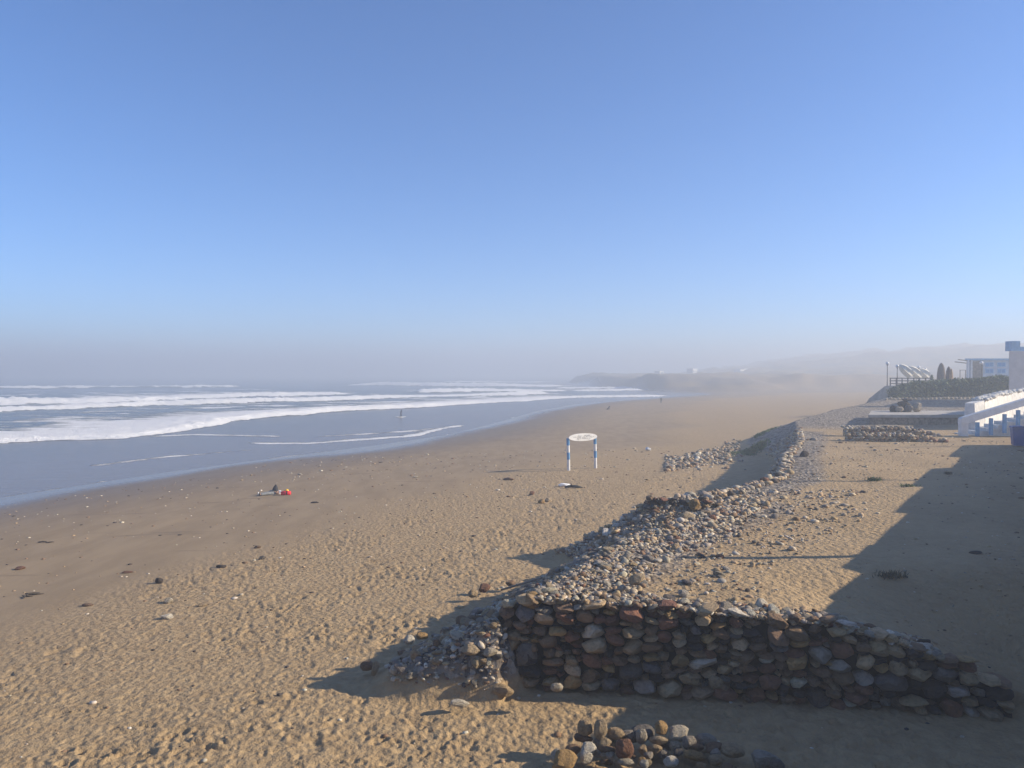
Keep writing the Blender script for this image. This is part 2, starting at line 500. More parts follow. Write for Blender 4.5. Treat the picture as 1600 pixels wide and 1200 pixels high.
def sea_material():
    m, nt, p = nodes('sea_water'); t = NT(nt)
    P = t.pos(); foam, shal = t.attr('foam'), t.attr('shal')
    n1 = t.noise(t.scalev(P, (.6, 1.0, 1)), 1.3, 6, .65); n2 = t.noise(P, 5.0, 4, .6)
    tex = t.math('ADD', t.math('MULTIPLY', n1, .65), t.math('MULTIPLY', n2, .35))
    n3 = t.noise(t.scalev(P, (.12, .4, 1)), 1.0, 5, .6)
    tex = t.math('ADD', t.math('MULTIPLY', tex, .6), t.math('MULTIPLY', n3, .8))
    fm = t.ramp(t.math('ADD', foam, t.math('MULTIPLY', t.math('SUBTRACT', tex, .7), 1.5)), .42, .66)
    deep = t.mix(t.ramp(t.noise(P, .03, 4), .35, .65), (.066, .088, .088), (.092, .112, .108))
    c = t.mix(shal, deep, (.155, .135, .118))
    t.put(p.inputs['Base Color'], t.mix(fm, c, (.93, .93, .92)))
    t.put(p.inputs['Roughness'], t.math('ADD', .24, t.math('MULTIPLY', fm, .6)))
    p.inputs['IOR'].default_value = 1.33
    w1 = t.noise(t.scalev(P, (.35, .8, 1)), 1.1, 5, .6); w2 = t.noise(P, 3.5, 4, .6)
    h = t.math('ADD', w1, t.math('MULTIPLY', w2, .25))
    b = t.bump(h, t.math('SUBTRACT', .6, t.math('MULTIPLY', shal, .42)), .35)
    b2 = t.bump(t.math('MULTIPLY', t.math('ADD', n1, t.math('MULTIPLY', n2, .5)), fm), .9, .7, b)
    t.put(p.inputs['Normal'], b2)
    return m
M['sea'] = sea_material()
rs, th = polar(34.0, 12000, 9000, .0056, .14, 44, 560)
me, V, used, dat = polar_mesh('sea', rs, th, lambda d: d[1] > -3, sea_z)
attr_f(me, 'foam', dat[2][used]); attr_f(me, 'shal', dat[3][used])
sea = link('sea', me, M['sea']); tag(sea, kind='structure')

# ------------------------------------------------------------------ stones
def stone_material(name, source):
    m, nt, p = nodes(name); t = NT(nt)
    co = t.objco() if source == 'obj' else t.pos()
    base = t.n('ShaderNodeObjectInfo').outputs['Color'] if source == 'obj' else t.attr('Col', 'Color')
    sc = 2.2 if source == 'obj' else 14.0
    n1 = t.noise(co, sc, 6, .65); n2 = t.noise(co, sc * 6, 4, .6)
    c = t.mix(t.math('MULTIPLY', t.ramp(n1, .42, .68), .55), base, t.mix(.6, base, (.05, .035, .025), 'MIX'))
    c = t.mix(t.math('MULTIPLY', t.ramp(n2, .55, .75), .3), c, t.mix(.5, base, (.55, .47, .36)))
    t.put(p.inputs['Base Color'], c); p.inputs['Roughness'].default_value = .85; p.inputs['Specular IOR Level'].default_value = .3
    b = t.bump(n1, .8, .2 if source == 'obj' else .012)
    t.put(p.inputs['Normal'], t.bump(n2, .5, .04 if source == 'obj' else .004, b))
    return m
M['stone'] = stone_material('stone', 'obj')
M['pebbles'] = stone_material('pebble_stone', 'attr')

def rock_arrays(seed, sub, cuts=7, rough=.16, square=.0, dmin=.62, dmax=.9):
    bm = bmesh.new(); bmesh.ops.create_icosphere(bm, subdivisions=sub, radius=1)
    r = random.Random(seed)
    planes = [(Vector((r.gauss(0, 1), r.gauss(0, 1), r.gauss(0, 1))).normalized(), r.uniform(dmin, dmax)) for _ in range(cuts)]
    off = Vector((r.uniform(0, 50), r.uniform(0, 50), r.uniform(0, 50)))
    for v in bm.verts:
        c = v.co.copy()
        if square:
            k = max(abs(c.x), abs(c.y), abs(c.z)); c = c * (1 - square) + (c / k) * square * .82
        for n, d in planes:
            e = c.dot(n) - d
            if e > 0: c -= n * e * .96
        c *= 1 + rough * mnoise.noise(c * 1.3 + off) + rough * .45 * mnoise.noise(c * 3.1 + off)
        v.co = c
    lo = Vector([min(v.co[i] for v in bm.verts) for i in range(3)]); hi = Vector([max(v.co[i] for v in bm.verts) for i in range(3)])
    for v in bm.verts:
        v.co = Vector([(v.co[i] - (lo[i] + hi[i]) / 2) / ((hi[i] - lo[i]) / 2) for i in range(3)])
    bm.verts.index_update()
    vs = np.array([v.co[:] for v in bm.verts]); fs = np.array([[v.index for v in f.verts] for f in bm.faces])
    bm.free()
    return vs, fs

def rock_mesh(name, seed, sub=3, **kw):
    vs, fs = rock_arrays(seed, sub, **kw)
    me = mesh_np(name, vs, fs.ravel(), 3); me.set_sharp_from_angle(angle=R(17)); me.materials.append(M['stone']); return me
WALL_ROCKS = [rock_mesh('stone_shape', 100 + i, 3, cuts=24, rough=.06, square=.2, dmin=.55, dmax=.82) for i in range(14)]
ROUND_ROCKS = [rock_mesh('cobble_shape', 200 + i, 3, cuts=8, rough=.12) for i in range(10)]
PEB2 = [rock_arrays(300 + i, 2, cuts=5, rough=.14) for i in range(10)]
PEB1 = [rock_arrays(330 + i, 1, cuts=3, rough=.10) for i in range(10)]

PAL = {'tan': (.42, .30, .17), 'ochre': (.40, .25, .10), 'brown': (.24, .15, .085), 'rust': (.22, .105, .06), 'dark': (.040, .034, .031),
       'char': (.07, .055, .045), 'grey': (.33, .28, .22), 'pale': (.50, .425, .31), 'white': (.64, .57, .45), 'slate': (.16, .14, .118), 'sand': (.45, .34, .21)}
def pick(weights):
    k = rnd.choices(list(weights), list(weights.values()))[0]
    f = rnd.uniform(.75, 1.15); c = PAL[k]
    return (min(1, c[0] * f * rnd.uniform(.95, 1.05)), min(1, c[1] * f), min(1, c[2] * f * rnd.uniform(.93, 1.07)))
MIX_WALL = {'tan': 22, 'ochre': 8, 'brown': 24, 'rust': 12, 'dark': 16, 'char': 10, 'grey': 4, 'pale': 4, 'slate': 3}
MIX_PEB = {'grey': 28, 'pale': 24, 'white': 7, 'tan': 22, 'sand': 12, 'brown': 12, 'slate': 9, 'char': 5, 'rust': 3}

def put_stone(name, mesh, loc, half, rot, color, parent=None):
    o = bpy.data.objects.new(name, mesh); col.objects.link(o)
    o.location = loc; o.scale = half; o.rotation_euler = rot; o.color = (*color, 1)
    if parent: o.parent = parent
    return o

def pebble_cloud(name, items, parent=None, kindmat=None):
    """items: (x, y, z, rx, ry, rz, angle, tilt, colour, hires) joined into one mesh"""
    VV, FF, CC = [], [], []; base = 0
    for k, (x, y, z, a, b, c, ang, tl, colr, hi) in enumerate(items):
        vs, fs = (PEB2 if hi else PEB1)[k % 10]
        v = vs * np.array([a, b, c])
        ct, st = math.cos(tl), math.sin(tl)
        v = np.stack([v[:, 0] * ct + v[:, 2] * st, v[:, 1], -v[:, 0] * st + v[:, 2] * ct], -1)
        ca, sa = math.cos(ang), math.sin(ang)
        v = np.stack([v[:, 0] * ca - v[:, 1] * sa, v[:, 0] * sa + v[:, 1] * ca, v[:, 2]], -1) + np.array([x, y, z])
        VV.append(v); FF.append(fs + base); CC.append(np.tile(colr, (len(v), 1))); base += len(v)
    me = mesh_np(name, np.concatenate(VV), np.concatenate(FF).ravel(), 3)
    attr_c(me, 'Col', np.concatenate(CC))
    o = link(name, me, kindmat or M['pebbles'], parent); o['kind'] = 'stuff'
    return o

# dry stone walls: stones laid one on another along the lowest place of the skyline
def lay_wall(length, top_fn, wmin, wmax, seed, base=-.12):
    r = random.Random(seed); du = .04; n = int(length / du); sky_ = [base] * n; out = []
    guard = 0
    while guard < 6000:
        guard += 1
        cand = [i for i in range(n) if sky_[i] < top_fn((i + .5) * du) - .07]
        if not cand: break
        i0 = min(cand, key=lambda i: sky_[i] + r.uniform(0, .05))
        lev = sky_[i0]; a = b = i0
        while a > 0 and abs(sky_[a - 1] - lev) < .05: a -= 1
        while b < n - 1 and abs(sky_[b + 1] - lev) < .05: b += 1
        gap = b - a + 1
        w = int(max(2, min(gap, r.triangular(wmin, wmax, wmin * 1.7) / du)))
        if gap - w < 3: w = gap if gap * du < wmax * 1.15 else gap // 2
        st = a if r.random() < .5 else b - w + 1
        wm = w * du
        h = max(.07, min(wm * r.uniform(.30, .78), wmax * .5))
        lv = max(sky_[st:st + w])
        h = min(h, max(.08, top_fn((st + w / 2) * du) - lv + .06))
        for k in range(st, st + w): sky_[k] = lv + h
        low = min(sky_[st:st + w]); 
        out.append(((st + w / 2) * du, lv + h / 2, wm, h))
    return out

def build_wall(name, label, a, b, top_fn, wmin, wmax, seed, zbase, mixw, batter=.10, group=None):
    ax, ay = a; bx, by = b
    L = math.hypot(bx - ax, by - ay); ang = math.atan2(by - ay, bx - ax)
    t = empty(name, (ax, ay, zbase), ang); tag(t, label, 'stone wall', group)
    core = MB()
    n = 24
    outl = [(0.05, -.4)] + [(L * i / n, max(-.35, top_fn(L * i / n) - .16)) for i in range(n + 1)] + [(L - .02, -.4)]
    outl[1] = (.05, outl[1][1]); outl[-2] = (L - .02, outl[-2][1])
    core.prism(outl, .27, .55)
    core.build('earth_core', M['core'], t)
    for u, v, w, h in lay_wall(L, top_fn, wmin, wmax, seed):
        dep = min(.34, max(.16, .6 * w))
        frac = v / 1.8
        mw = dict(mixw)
        if frac > .75: mw['tan'] = 30; mw['pale'] = 16; mw['dark'] = 3; mw['char'] = 4  # upper stones coloured paler, painting in the light along the wall top
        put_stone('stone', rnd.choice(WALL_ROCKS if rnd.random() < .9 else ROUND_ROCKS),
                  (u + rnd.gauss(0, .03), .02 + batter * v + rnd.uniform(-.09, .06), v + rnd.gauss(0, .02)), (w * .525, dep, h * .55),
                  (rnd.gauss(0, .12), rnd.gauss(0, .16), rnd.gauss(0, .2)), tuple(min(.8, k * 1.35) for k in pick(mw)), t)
    return t
M['core'] = plain('shade_dark_earth', (.05, .037, .026), .95, .3, 4, .4)  # earth fill, colour darkened for the shade in gaps between stones
WL = math.hypot(WB[0] - WA[0], WB[1] - WA[1])
front_wall = build_wall('retaining_wall', 'rubble retaining wall of dark and tan stones holding up the sandy terrace, nearest the shade',
    WA, WB, lambda u: float(np.interp(u - .25, TOPX, TOPZ)) + .05 * math.sin(u * 2.1) + .10, .16, .62, 5, 0.0, MIX_WALL)
front_wall['label'] = 'tall rubble retaining wall of dark and tan stones with pebbles heaped along its top'
build_wall('retaining_wall', 'short dark rubble wall face at the jog of the pebble bank', (4.75, 27.45), (7.7, 27.15),
    lambda u: 1.2 - .06 * u, .16, .42, 9, 0.85, {'brown': 30, 'rust': 20, 'tan': 14, 'char': 14, 'ochre': 8, 'grey': 8}, .06)

# pebble bank along the terrace edge
bank = empty('pebble_bank', (0, 0, 0)); tag(bank, 'long bank of grey and tan pebbles spilling down from the terrace edge to the beach', 'pebble bank')
cand = []
N = 150000
xs = rng.uniform(-6, 14, N); ys = rng.uniform(14.9, 34, N)
z_, s_, i_, de_, q_ = ground_z(xs, ys)
lip = (q_ > -.36) & (q_ <= .02) & (xs > .0) & (xs < 8.6)            # pebbles lying on the wall's own top
ys2 = np.where(lip, ys - q_ + .05, ys); z2, _s, i2, de2, _q = ground_z(xs, ys2)
z_ = np.where(lip, z2, z_); i_ = np.where(lip, i2, i_); de_ = np.where(lip, de2, de_)
i_ = i_.astype(bool)
nn = vnoise(xs * .8, ys * .8, 111)
dens = np.zeros(N)
sc_ = (~i_) & (z_ > .06 + .12 * nn) & (q_ > -1.6) & (xs < ys * .7)
dens[sc_ & ~((q_ < .0) & (xs > -.1))] = 1.0
top_band = i_ & (de_ < 1.5 + .9 * nn) & (ys < 29)
dens[top_band] = np.clip(1.25 - de_[top_band] / 2.6, .15, 1) * np.clip(.75 + .8 * nn[top_band], .25, 1)
fr = i_ & (q_ < .55 + .35 * nn) & (q_ > -.36) & (xs < 8.6)
dens[fr] = 1.0
fringe = i_ & (dens == 0) & (de_ < 4.2) & (ys < 31); dens[fringe] = .07
s2 = (~i_) & (ys > 28) & (z_ > .05); dens[s2] = .5
ok = rng.random(N) < dens * .62
peb = []
for x, y, z in zip(xs[ok], ys[ok], z_[ok]):
    r = float(np.clip(rng.lognormal(-3.3, .56), .018, .18)) * (.95 if y < 24 else 1.15)
    a, b, c = r * rng.uniform(.95, 1.45), r * rng.uniform(.75, 1.05), r * rng.uniform(.38, .72)
    peb.append([x, y, z + c * rng.uniform(-.25, .7), a, b, c, rng.uniform(0, 6.3), rng.normal(0, .35), pick(MIX_PEB), True])
peb.sort(key=lambda q: -(q[3] / math.hypot(q[0], q[1])))
for it in peb[:270]:
    x, y, z, a, b, c, an, tl, cl, _ = it
    put_stone('pebble', rnd.choice(ROUND_ROCKS), (x, y, z), (a, b, c), (0, tl, an), cl, bank)
rest = peb[270:]
for it in rest: it[9] = it[1] < 21 and it[3] > .045
for _ in range(2200):                                                   # the slope beyond the second bastion
    y = rng.uniform(28.5, 62); x = float(np.interp(y, EY, EX)) - rng.exponential(.35 if y < 56 else 1.5) + .35
    r = float(np.clip(rng.lognormal(-2.55, .4), .04, .2)); rest.append([x, y, None, r * 1.25, r, r * .6, rng.uniform(0, 6.3), rng.normal(0, .3), pick(MIX_PEB), False])
zz = ground_z(np.array([q[0] for q in rest]), np.array([q[1] for q in rest]))[0]
rest = [q if q[2] is not None else q[:2] + [z + q[5] * .4] + q[3:] for q, z in zip(rest, zz) if q[2] is not None or z > .05]
pebble_cloud('pebble_mass', rest, bank)
# boulders that stand out on the bank and at its foot: pixel, half size, colour
for px, py, zz, hx, hy, hz, rz, tl, cn in [
    (835, 937, -16.45, .27, .22, .19, .2, .1, 'ochre'), (877, 945, -16.35, .20, .19, .20, .9, .2, 'sand'), (1118, 936, 2.02, .14, .14, .13, .4, 0, 'tan'),
    (823, 990, 1.0, .24, .2, .26, .3, .3, 'slate'), (575, 1040, .1, .17, .13, .11, .1, 0, 'brown'), (586, 1045, .12, .09, .08, .16, .5, .2, 'tan'),
    (650, 1056, .1, .12, .11, .14, .2, 0, 'tan'), (617, 1062, .06, .12, .10, .10, .7, .3, 'white'), (682, 1047, .15, .09, .08, .10, .7, .2, 'brown'),
    (738, 1058, .2, .2, .15, .12, .3, .2, 'sand'), (766, 1066, .12, .16, .12, .09, .3, -.2, 'pale'), (786, 1078, .08, .22, .15, .12, .1, .1, 'tan'),
    (718, 1098, .04, .20, .10, .07, .4, .15, 'white'), (640, 1000, .7, .12, .09, .11, .4, .4, 'white'), (660, 994, .6, .14, .09, .08, .4, .2, 'ochre'),
    (740, 928, .08, .16, .12, .12, .5, .2, 'tan'), (757, 919, .06, .19, .15, .14, .2, .1, 'rust'), (798, 912, .1, .17, .14, .1, .2, .1, 'brown'),
    (996, 905, 1.95, .2, .15, .12, .3, -.3, 'sand'), (1085, 783, 2.1, .2, .16, .2, .3, .2, 'ochre'), (870, 962, 1.75, .13, .10, .09, .2, 0, 'pale')]:
    if zz < -1:
        x, y, z0 = at_y(px, py, -zz)
    else:
        x, y, _ = at(px, py, zz); g = gz1(x, y); z0 = max(g + hz * .55, min(zz, g + .5))
    put_stone('boulder', rnd.choice(ROUND_ROCKS), (x, y, z0), (hx, hy, hz), (0, tl, rz), PAL[cn], bank)

# gravel strewn over the terrace and the beach, far too many to count
items = []
N = 16000
xs = rng.uniform(0, 34, N); ys = rng.uniform(15.5, 56, N)
z_, s_, i_, de_, q_ = ground_z(xs, ys, True)
clus = vnoise(xs * .45, ys * .45, 121) + .6 * vnoise(xs * 1.7, ys * 1.7, 122)
ok = i_.astype(bool) & (rng.random(N) < np.clip(.25 + .5 * clus, .03, .9)) & (xs < .72 * ys)
for x, y, z in zip(xs[ok], ys[ok], z_[ok]):
    r = float(np.clip(rng.lognormal(-4.15, .5), .010, .07)) * (1 + y / 60)
    items.append((x, y, z + r * .2, r * 1.3, r, r * .6, rng.uniform(0, 6.3), 0, pick({'pale': 3, 'grey': 4, 'tan': 6, 'brown': 5, 'white': 1.2, 'char': 2}), False))
N = 2600
xs = rng.uniform(-30, 14, N); ys = rng.uniform(11, 70, N)
z_, s_, i_, de_, q_ = ground_z(xs, ys, True)
ok = (~i_.astype(bool)) & (s_ > 4)
for x, y, z in zip(xs[ok], ys[ok], z_[ok]):
    r = float(np.clip(rng.lognormal(-3.9, .5), .01, .07)) * (1 + y / 70)
    items.append((x, y, z + r * .1, r * 1.3, r, r * .5, rng.uniform(0, 6.3), 0, pick({'pale': 4, 'white': 3, 'tan': 4, 'brown': 5, 'char': 4}), False))
gv = pebble_cloud('gravel', items); tag(gv, 'small scattered gravel and shell bits on the sand', 'gravel', kind='stuff')

# pebble heap low on the beach and stones lining the far terrace edge
items = []
for _ in range(1300):
    t_ = rng.random() ** 1.4 * .62; px = 1040 + 190 * t_; py = 721 - 34 * t_ + rng.normal(0, 1) * (5 + 5 * t_)
    if t_ < .4 and rng.random() < .2: continue
    x, y, _z = at(px, py, .1)
    if y > 110: continue
    g = float(ground_z(np.array([x]), np.array([y]))[0][0])
    r = float(np.clip(rng.lognormal(-2.5, .45), .04, .22))
    items.append((x, y, g + r * .3, r * 1.2, r, r * .7, rng.uniform(0, 6.3), rng.normal(0, .3), pick(MIX_PEB), False))
heap = pebble_cloud('pebble_heap', items); tag(heap, 'low spread of grey pebbles on the beach beside the green weeds', 'pebbles', kind='stuff')
items = []
ed = [(7.6, 28.2), (9.0, 31.0), (12.2, 35.0), (15.4, 43.5), (19.7, 53), (21, 54)]
for k in range(len(ed) - 1):
    (ax, ay), (bx, by) = ed[k], ed[k + 1]
    for _ in range(int(math.hypot(bx - ax, by - ay) * 18)):
        t_ = rng.random(); x = ax + (bx - ax) * t_ - rng.exponential(.6) + .45; y = ay + (by - ay) * t_ + rng.normal(0, .15)
        g = float(ground_z(np.array([x]), np.array([y]))[0][0]); r = float(np.clip(rng.lognormal(-2.6, .45), .04, .22))
        items.append((x, y, g + r * .35, r * 1.2, r, r * .75, rng.uniform(0, 6.3), rng.normal(0, .3), pick({'brown': 6, 'rust': 1, 'tan': 4, 'grey': 8, 'char': 5, 'pale': 4, 'slate': 4}), True))
es = pebble_cloud('edge_stones', items); tag(es, 'ragged dark stones along the far edge of the terrace above the shaded sand', 'stones', kind='stuff')

# heap of stones in front of the wall
hp = empty('stone_heap', at(1020, 1165, 0)); tag(hp, 'low heap of rounded tan and white stones on the sand before the tall wall', 'stone heap')
ho = Vector(hp.location)
def heap_stone(px, py, zz, hx, hy, hz, rz, tl, c):
    x, y, _ = at(px, py, zz)
    put_stone('stone', rnd.choice(ROUND_ROCKS), Vector((x, y, zz)) - ho, (hx, hy, hz), (0, tl, rz), c, hp)
for px, py, zz, hx, hy, hz, rz, tl, cn in [
    (914, 1137, .33, .14, .13, .15, .2, .1, 'tan'), (938, 1139, .36, .13, .11, .19, .4, .2, 'sand'), (963, 1146, .25, .17, .13, .10, .2, .1, 'tan'),
    (911, 1152, .17, .17, .12, .07, .1, .1, 'brown'), (1002, 1150, .24, .11, .10, .14, .3, .2, 'pale'), (1030, 1156, .19, .17, .11, .08, .1, .0, 'sand'),
    (1034, 1138, .34, .13, .10, .12, .5, .6, 'ochre'), (1060, 1146, .26, .20, .14, .13, .2, 0, 'pale'), (1076, 1160, .17, .15, .12, .13, .5, .3, 'grey'),
    (1102, 1156, .12, .21, .15, .11, .1, .1, 'grey'), (1087, 1167, .11, .15, .11, .08, .2, .1, 'brown'), (1115, 1168, .10, .17, .11, .08, .2, -.1, 'brown'),
    (1144, 1172, .10, .22, .17, .12, .2, .1, 'tan'), (975, 1170, .20, .17, .16, .19, .4, .2, 'rust'), (919, 1172, .14, .14, .12, .13, .1, .2, 'white'),
    (882, 1190, .16, .22, .18, .18, .2, .2, 'ochre'), (873, 1182, .13, .16, .12, .12, .2, .1, 'pale'), (916, 1183, .1, .12, .1, .11, .6, .1, 'white'),
    (1005, 1145, .2, .22, .16, .12, .3, 0, 'slate'), (982, 1150, .16, .16, .12, .12, .3, 0, 'grey'), (1055, 1165, .11, .11, .1, .09, .3, 0, 'pale'),
    (1024, 1170, .09, .13, .1, .09, .4, .1, 'tan'), (1005, 1172, .09, .09, .08, .08, .4, .1, 'tan'), (1085, 1180, .06, .2, .13, .08, .1, .2, 'ochre'),
    (1050, 1190, .06, .14, .11, .09, .7, .2, 'white'), (1118, 1187, .06, .15, .12, .09, .7, .1, 'tan'), (1195, 1186, .08, .26, .2, .14, .4, .1, 'grey'),
    (1213, 1196, .06, .14, .12, .1, .4, .1, 'slate'), (978, 1190, .05, .15, .1, .05, .1, 0, 'pale'), (1003, 1190, .05, .08, .07, .07, .1, 0, 'ochre'),
    (945, 1160, .14, .14, .12, .1, .1, 0, 'sand'), (948, 1172, .1, .16, .12, .09, .1, 0, 'brown'), (935, 1160, .12, .1, .09, .09, .1, 0, 'grey'),
    (895, 1172, .08, .15, .12, .10, .1, 0, 'brown'), (1060, 1130 + 45, .07, .1, .08, .06, .1, 0, 'slate'), (1135, 1200, .05, .12, .1, .07, .1, 0, 'brown')]:
    heap_stone(px, py, zz, hx, hy, hz, rz, tl, PAL[cn])
for _ in range(26):
    px, py = rnd.uniform(890, 1120), rnd.uniform(1152, 1196); r = rnd.uniform(.04, .09)
    heap_stone(px, py, rnd.uniform(.02, .1), r * 1.3, r, r * .8, rnd.uniform(0, 3), 0, pick(MIX_PEB))

# loose stones lying on the sand, each its own thing
LOOSE = [
    (261, 964, .21, .13, .10, 'white', 'pale oblong stone, the whitest of three close together on trodden sand'),
    (263, 939, .17, .13, .11, 'pale', 'blocky cream stone between a dark stone and a white oblong one'),
    (316, 946, .18, .12, .07, 'tan', 'flat tan stone on trodden sand a little apart from two pale ones'),
    (249, 908, .16, .13, .14, 'char', 'dark upright stone at the border of smooth and trodden sand'),
    (31, 888, .22, .15, .08, 'rust', 'rusty brown flat stone on smooth damp sand'),
    (199, 894, .24, .10, .05, 'rust', 'long flat reddish stone on smooth sand'),
    (137, 945, .20, .13, .05, 'brown', 'flat brown stone sunk in sand where the footprints begin'),
    (402, 855, .19, .12, .07, 'brown', 'low dark brown stone alone on smooth sand'),
    (409, 872, .15, .10, .09, 'slate', 'small bluish grey stone at the edge of trodden sand'),
    (346, 885, .24, .15, .08, 'char', 'dark stone shape added to stand in for a dark hole in the sand'),  # dark lump added in place of a dark hole
    (795, 749, .45, .25, .12, 'brown', 'dark low rock on smooth sand towards the oval sign'),
    (846, 784, .22, .18, .15, 'ochre', 'brown twin stone lying beside a paler tan one near the bank'),
    (856, 782, .22, .17, .16, 'sand', 'pale tan twin stone lying beside a browner one near the bank'),
    (831, 771, .2, .15, .15, 'rust', 'small reddish stone on the sand between oval sign and pebble bank'),
    (1257, 710, .32, .28, .24, 'char', 'dark rounded rock on the sunlit sandy terrace'),
    (1525, 916, .22, .14, .05, 'char', 'flat black stone on the shaded terrace'),
    (492, 785, .3, .12, .06, 'char', 'thin dark stone on smooth sand beyond the lying person'),
    (650, 745, .25, .14, .07, 'pale', 'pale flat stone halfway between lying person and oval sign'),
    (469, 741, .22, .12, .06, 'white', 'bright white stone on damp sand behind the lying person'),
]
for px, py, hx, hy, hz, cn, lab in LOOSE:
    hx, hy, hz = hx * .8, hy * .85, hz * .9
    zz = 1.75 if px > 1200 else -.3
    for _ in range(4):
        x, y, _z = at(px, py, zz); zz = gz1(x, y) + hz * .5
    o = put_stone('loose_stone', rnd.choice(ROUND_ROCKS), (x, y, zz), (hx, hy, hz), (0, rnd.uniform(-.1, .1), rnd.uniform(-.3, .3)), PAL[cn])
    tag(o, lab, 'stone', 'loose stones on the sand')

# ------------------------------------------------------------------ paints and other materials
M['white'] = plain('white_paint', (.74, .73, .70), .6, .10, 3, .15)
M['blue'] = plain('blue_paint', (.10, .30, .55), .55, .18, 5, .15)
M['bluewhite'] = plain('shade_blue_white_paint', (.50, .57, .64), .7, .15, 2, .2)  # white wall with its bluish shade mixed into the colour
M['ltblue'] = plain('light_blue_paint', (.25, .47, .66), .6, .12, 3, .12)
M['plaster'] = plain('grey_white_plaster', (.60, .58, .56), .85, .10, 1.2, .3)
M['concrete'] = plain('weathered_concrete', (.42, .39, .34), .9, .25, 1.5, .5, bdist=.03)
M['whitewash'] = plain('whitewashed_stone', (.66, .65, .62), .85, .18, 2.5, .6, bdist=.04)
M['darkmetal'] = plain('dark_iron', (.06, .06, .065), .5, .2, 6, .1)
M['wood'] = plain('grey_wood', (.21, .165, .12), .8, .35, 5, .5)
M['canvas'] = plain('cream_canvas', (.70, .66, .56), .8, .10, 3, .3)
M['thatch'] = plain('brown_cover', (.14, .10, .075), .9, .3, 8, .6)
M['orange'] = plain('orange_cloth', (.45, .27, .12), .85, .2, 6, .3)
M['binblue'] = plain('blue_plastic', (.02, .07, .28), .45, .12, 3, .05)
M['rubber'] = plain('black_rubber', (.02, .02, .02), .7, .2, 6, .2)
M['globe'] = plain('white_glass', (.80, .80, .78), .25, .04, 3, .02)
M['glass'] = plain('window_pane', (.07, .10, .13), .12, .1, 2, .02)
M['mosaic'] = plain('stone_cladding', (.25, .20, .15), .85, .5, 5, .6)
M['skin'] = plain('skin', (.36, .21, .14), .6, .1, 8, .1)
M['shirt'] = plain('white_cloth', (.75, .75, .74), .85, .06, 8, .3)
M['trouser'] = plain('grey_cloth', (.23, .24, .24), .9, .2, 8, .3)
M['black'] = plain('black_cloth', (.018, .018, .022), .8, .2, 8, .3)
M['yellow'] = plain('yellow_cloth', (.80, .48, .03), .75, .12, 8, .3)
M['red'] = plain('red_cloth', (.78, .02, .035), .65, .15, 8, .3)
M['fur'] = plain('dark_fur', (.05, .038, .03), .9, .3, 12, .4)
M['letter'] = plain('faded_black_lettering', (.10, .09, .085), .8, .3, 20, .1)
M['litter'] = plain('pale_blue_plastic', (.50, .54, .58), .5, .2, 8, .2)

# ------------------------------------------------------------------ oval sign on two striped posts
pA = at(888.5, 729, -.02); pB = at(930.5, 726, -.02)
ang = math.atan2(pB[1] - pA[1], pB[0] - pA[0])
sg = empty('beach_sign', pA, ang); tag(sg, 'white oval sign with faded dark script on two blue and white striped posts', 'sign')
gap = math.hypot(pB[0] - pA[0], pB[1] - pA[1])
def stripes(x, lean, order):
    H_ = 1.98; n = 4
    for k in range(n):
        z0, z1 = -.25 if k == 0 else H_ * k / n, H_ * (k + 1) / n
        MB().tube([(x + lean * z0, 0, z0), (x + lean * z1, 0, z1)], .105 + .001 * k, 14).build('post_band', M['white'] if (k + order) % 2 == 0 else M['blue'], post, smooth=False)
for x, lean, order in ((0, -.03, 0), (gap, -.03, 0)):
    post = link('post', MB().tube([(x - lean * .25, 0, -.3), (x + lean * 2.0, 0, 2.02)], .098, 12).build('tmp', M['white']).data, M['white'], sg)
    bpy.data.objects.remove(bpy.data.objects['tmp'])
    stripes(x, lean, order)
bm_ = MB(); cx, cz = gap / 2 - .03, 2.02
o_ = [(cx + (gap / 2 + .12) * math.cos(a) * (1 - .04 * math.cos(2 * a)), cz + .27 * math.sin(a)) for a in np.linspace(0, 2 * math.pi, 48, endpoint=False)]
bm_.prism(o_, -.16, -.12)
board = bm_.build('board', M['white'], sg, bevel=.006)
lt = MB(); rl = random.Random(4)                                      # three worn lines of script
for zc, x0, x1 in ((2.12, -.5, .55), (2.02, -.85, .9), (1.91, -.55, .6)):
    x = x1
    while x > x0:
        w = rl.uniform(.05, .16); zz = zc + rl.uniform(-.02, .02); k = rl.random()
        if rl.random() < .82:
            pts = [(cx + x, -.165, zz), (cx + x - w * .3, -.165, zz - rl.uniform(.0, .04)), (cx + x - w * .7, -.165, zz - rl.uniform(-.01, .03)), (cx + x - w, -.165, zz + rl.uniform(-.02, .03))]
            lt.tube(pts, .0085, 5)
            if k < .4: lt.tube([(cx + x - w * .2, -.165, zz), (cx + x - w * .2, -.165, zz + rl.uniform(.05, .075))], .008, 5)
            if k > .45: lt.ball((cx + x - w * .5, -.165, zz + rl.choice((-.055, .05))), .0125, 1)
        x -= w + rl.uniform(.0, .03)
lt.build('lettering', M['letter'], board)

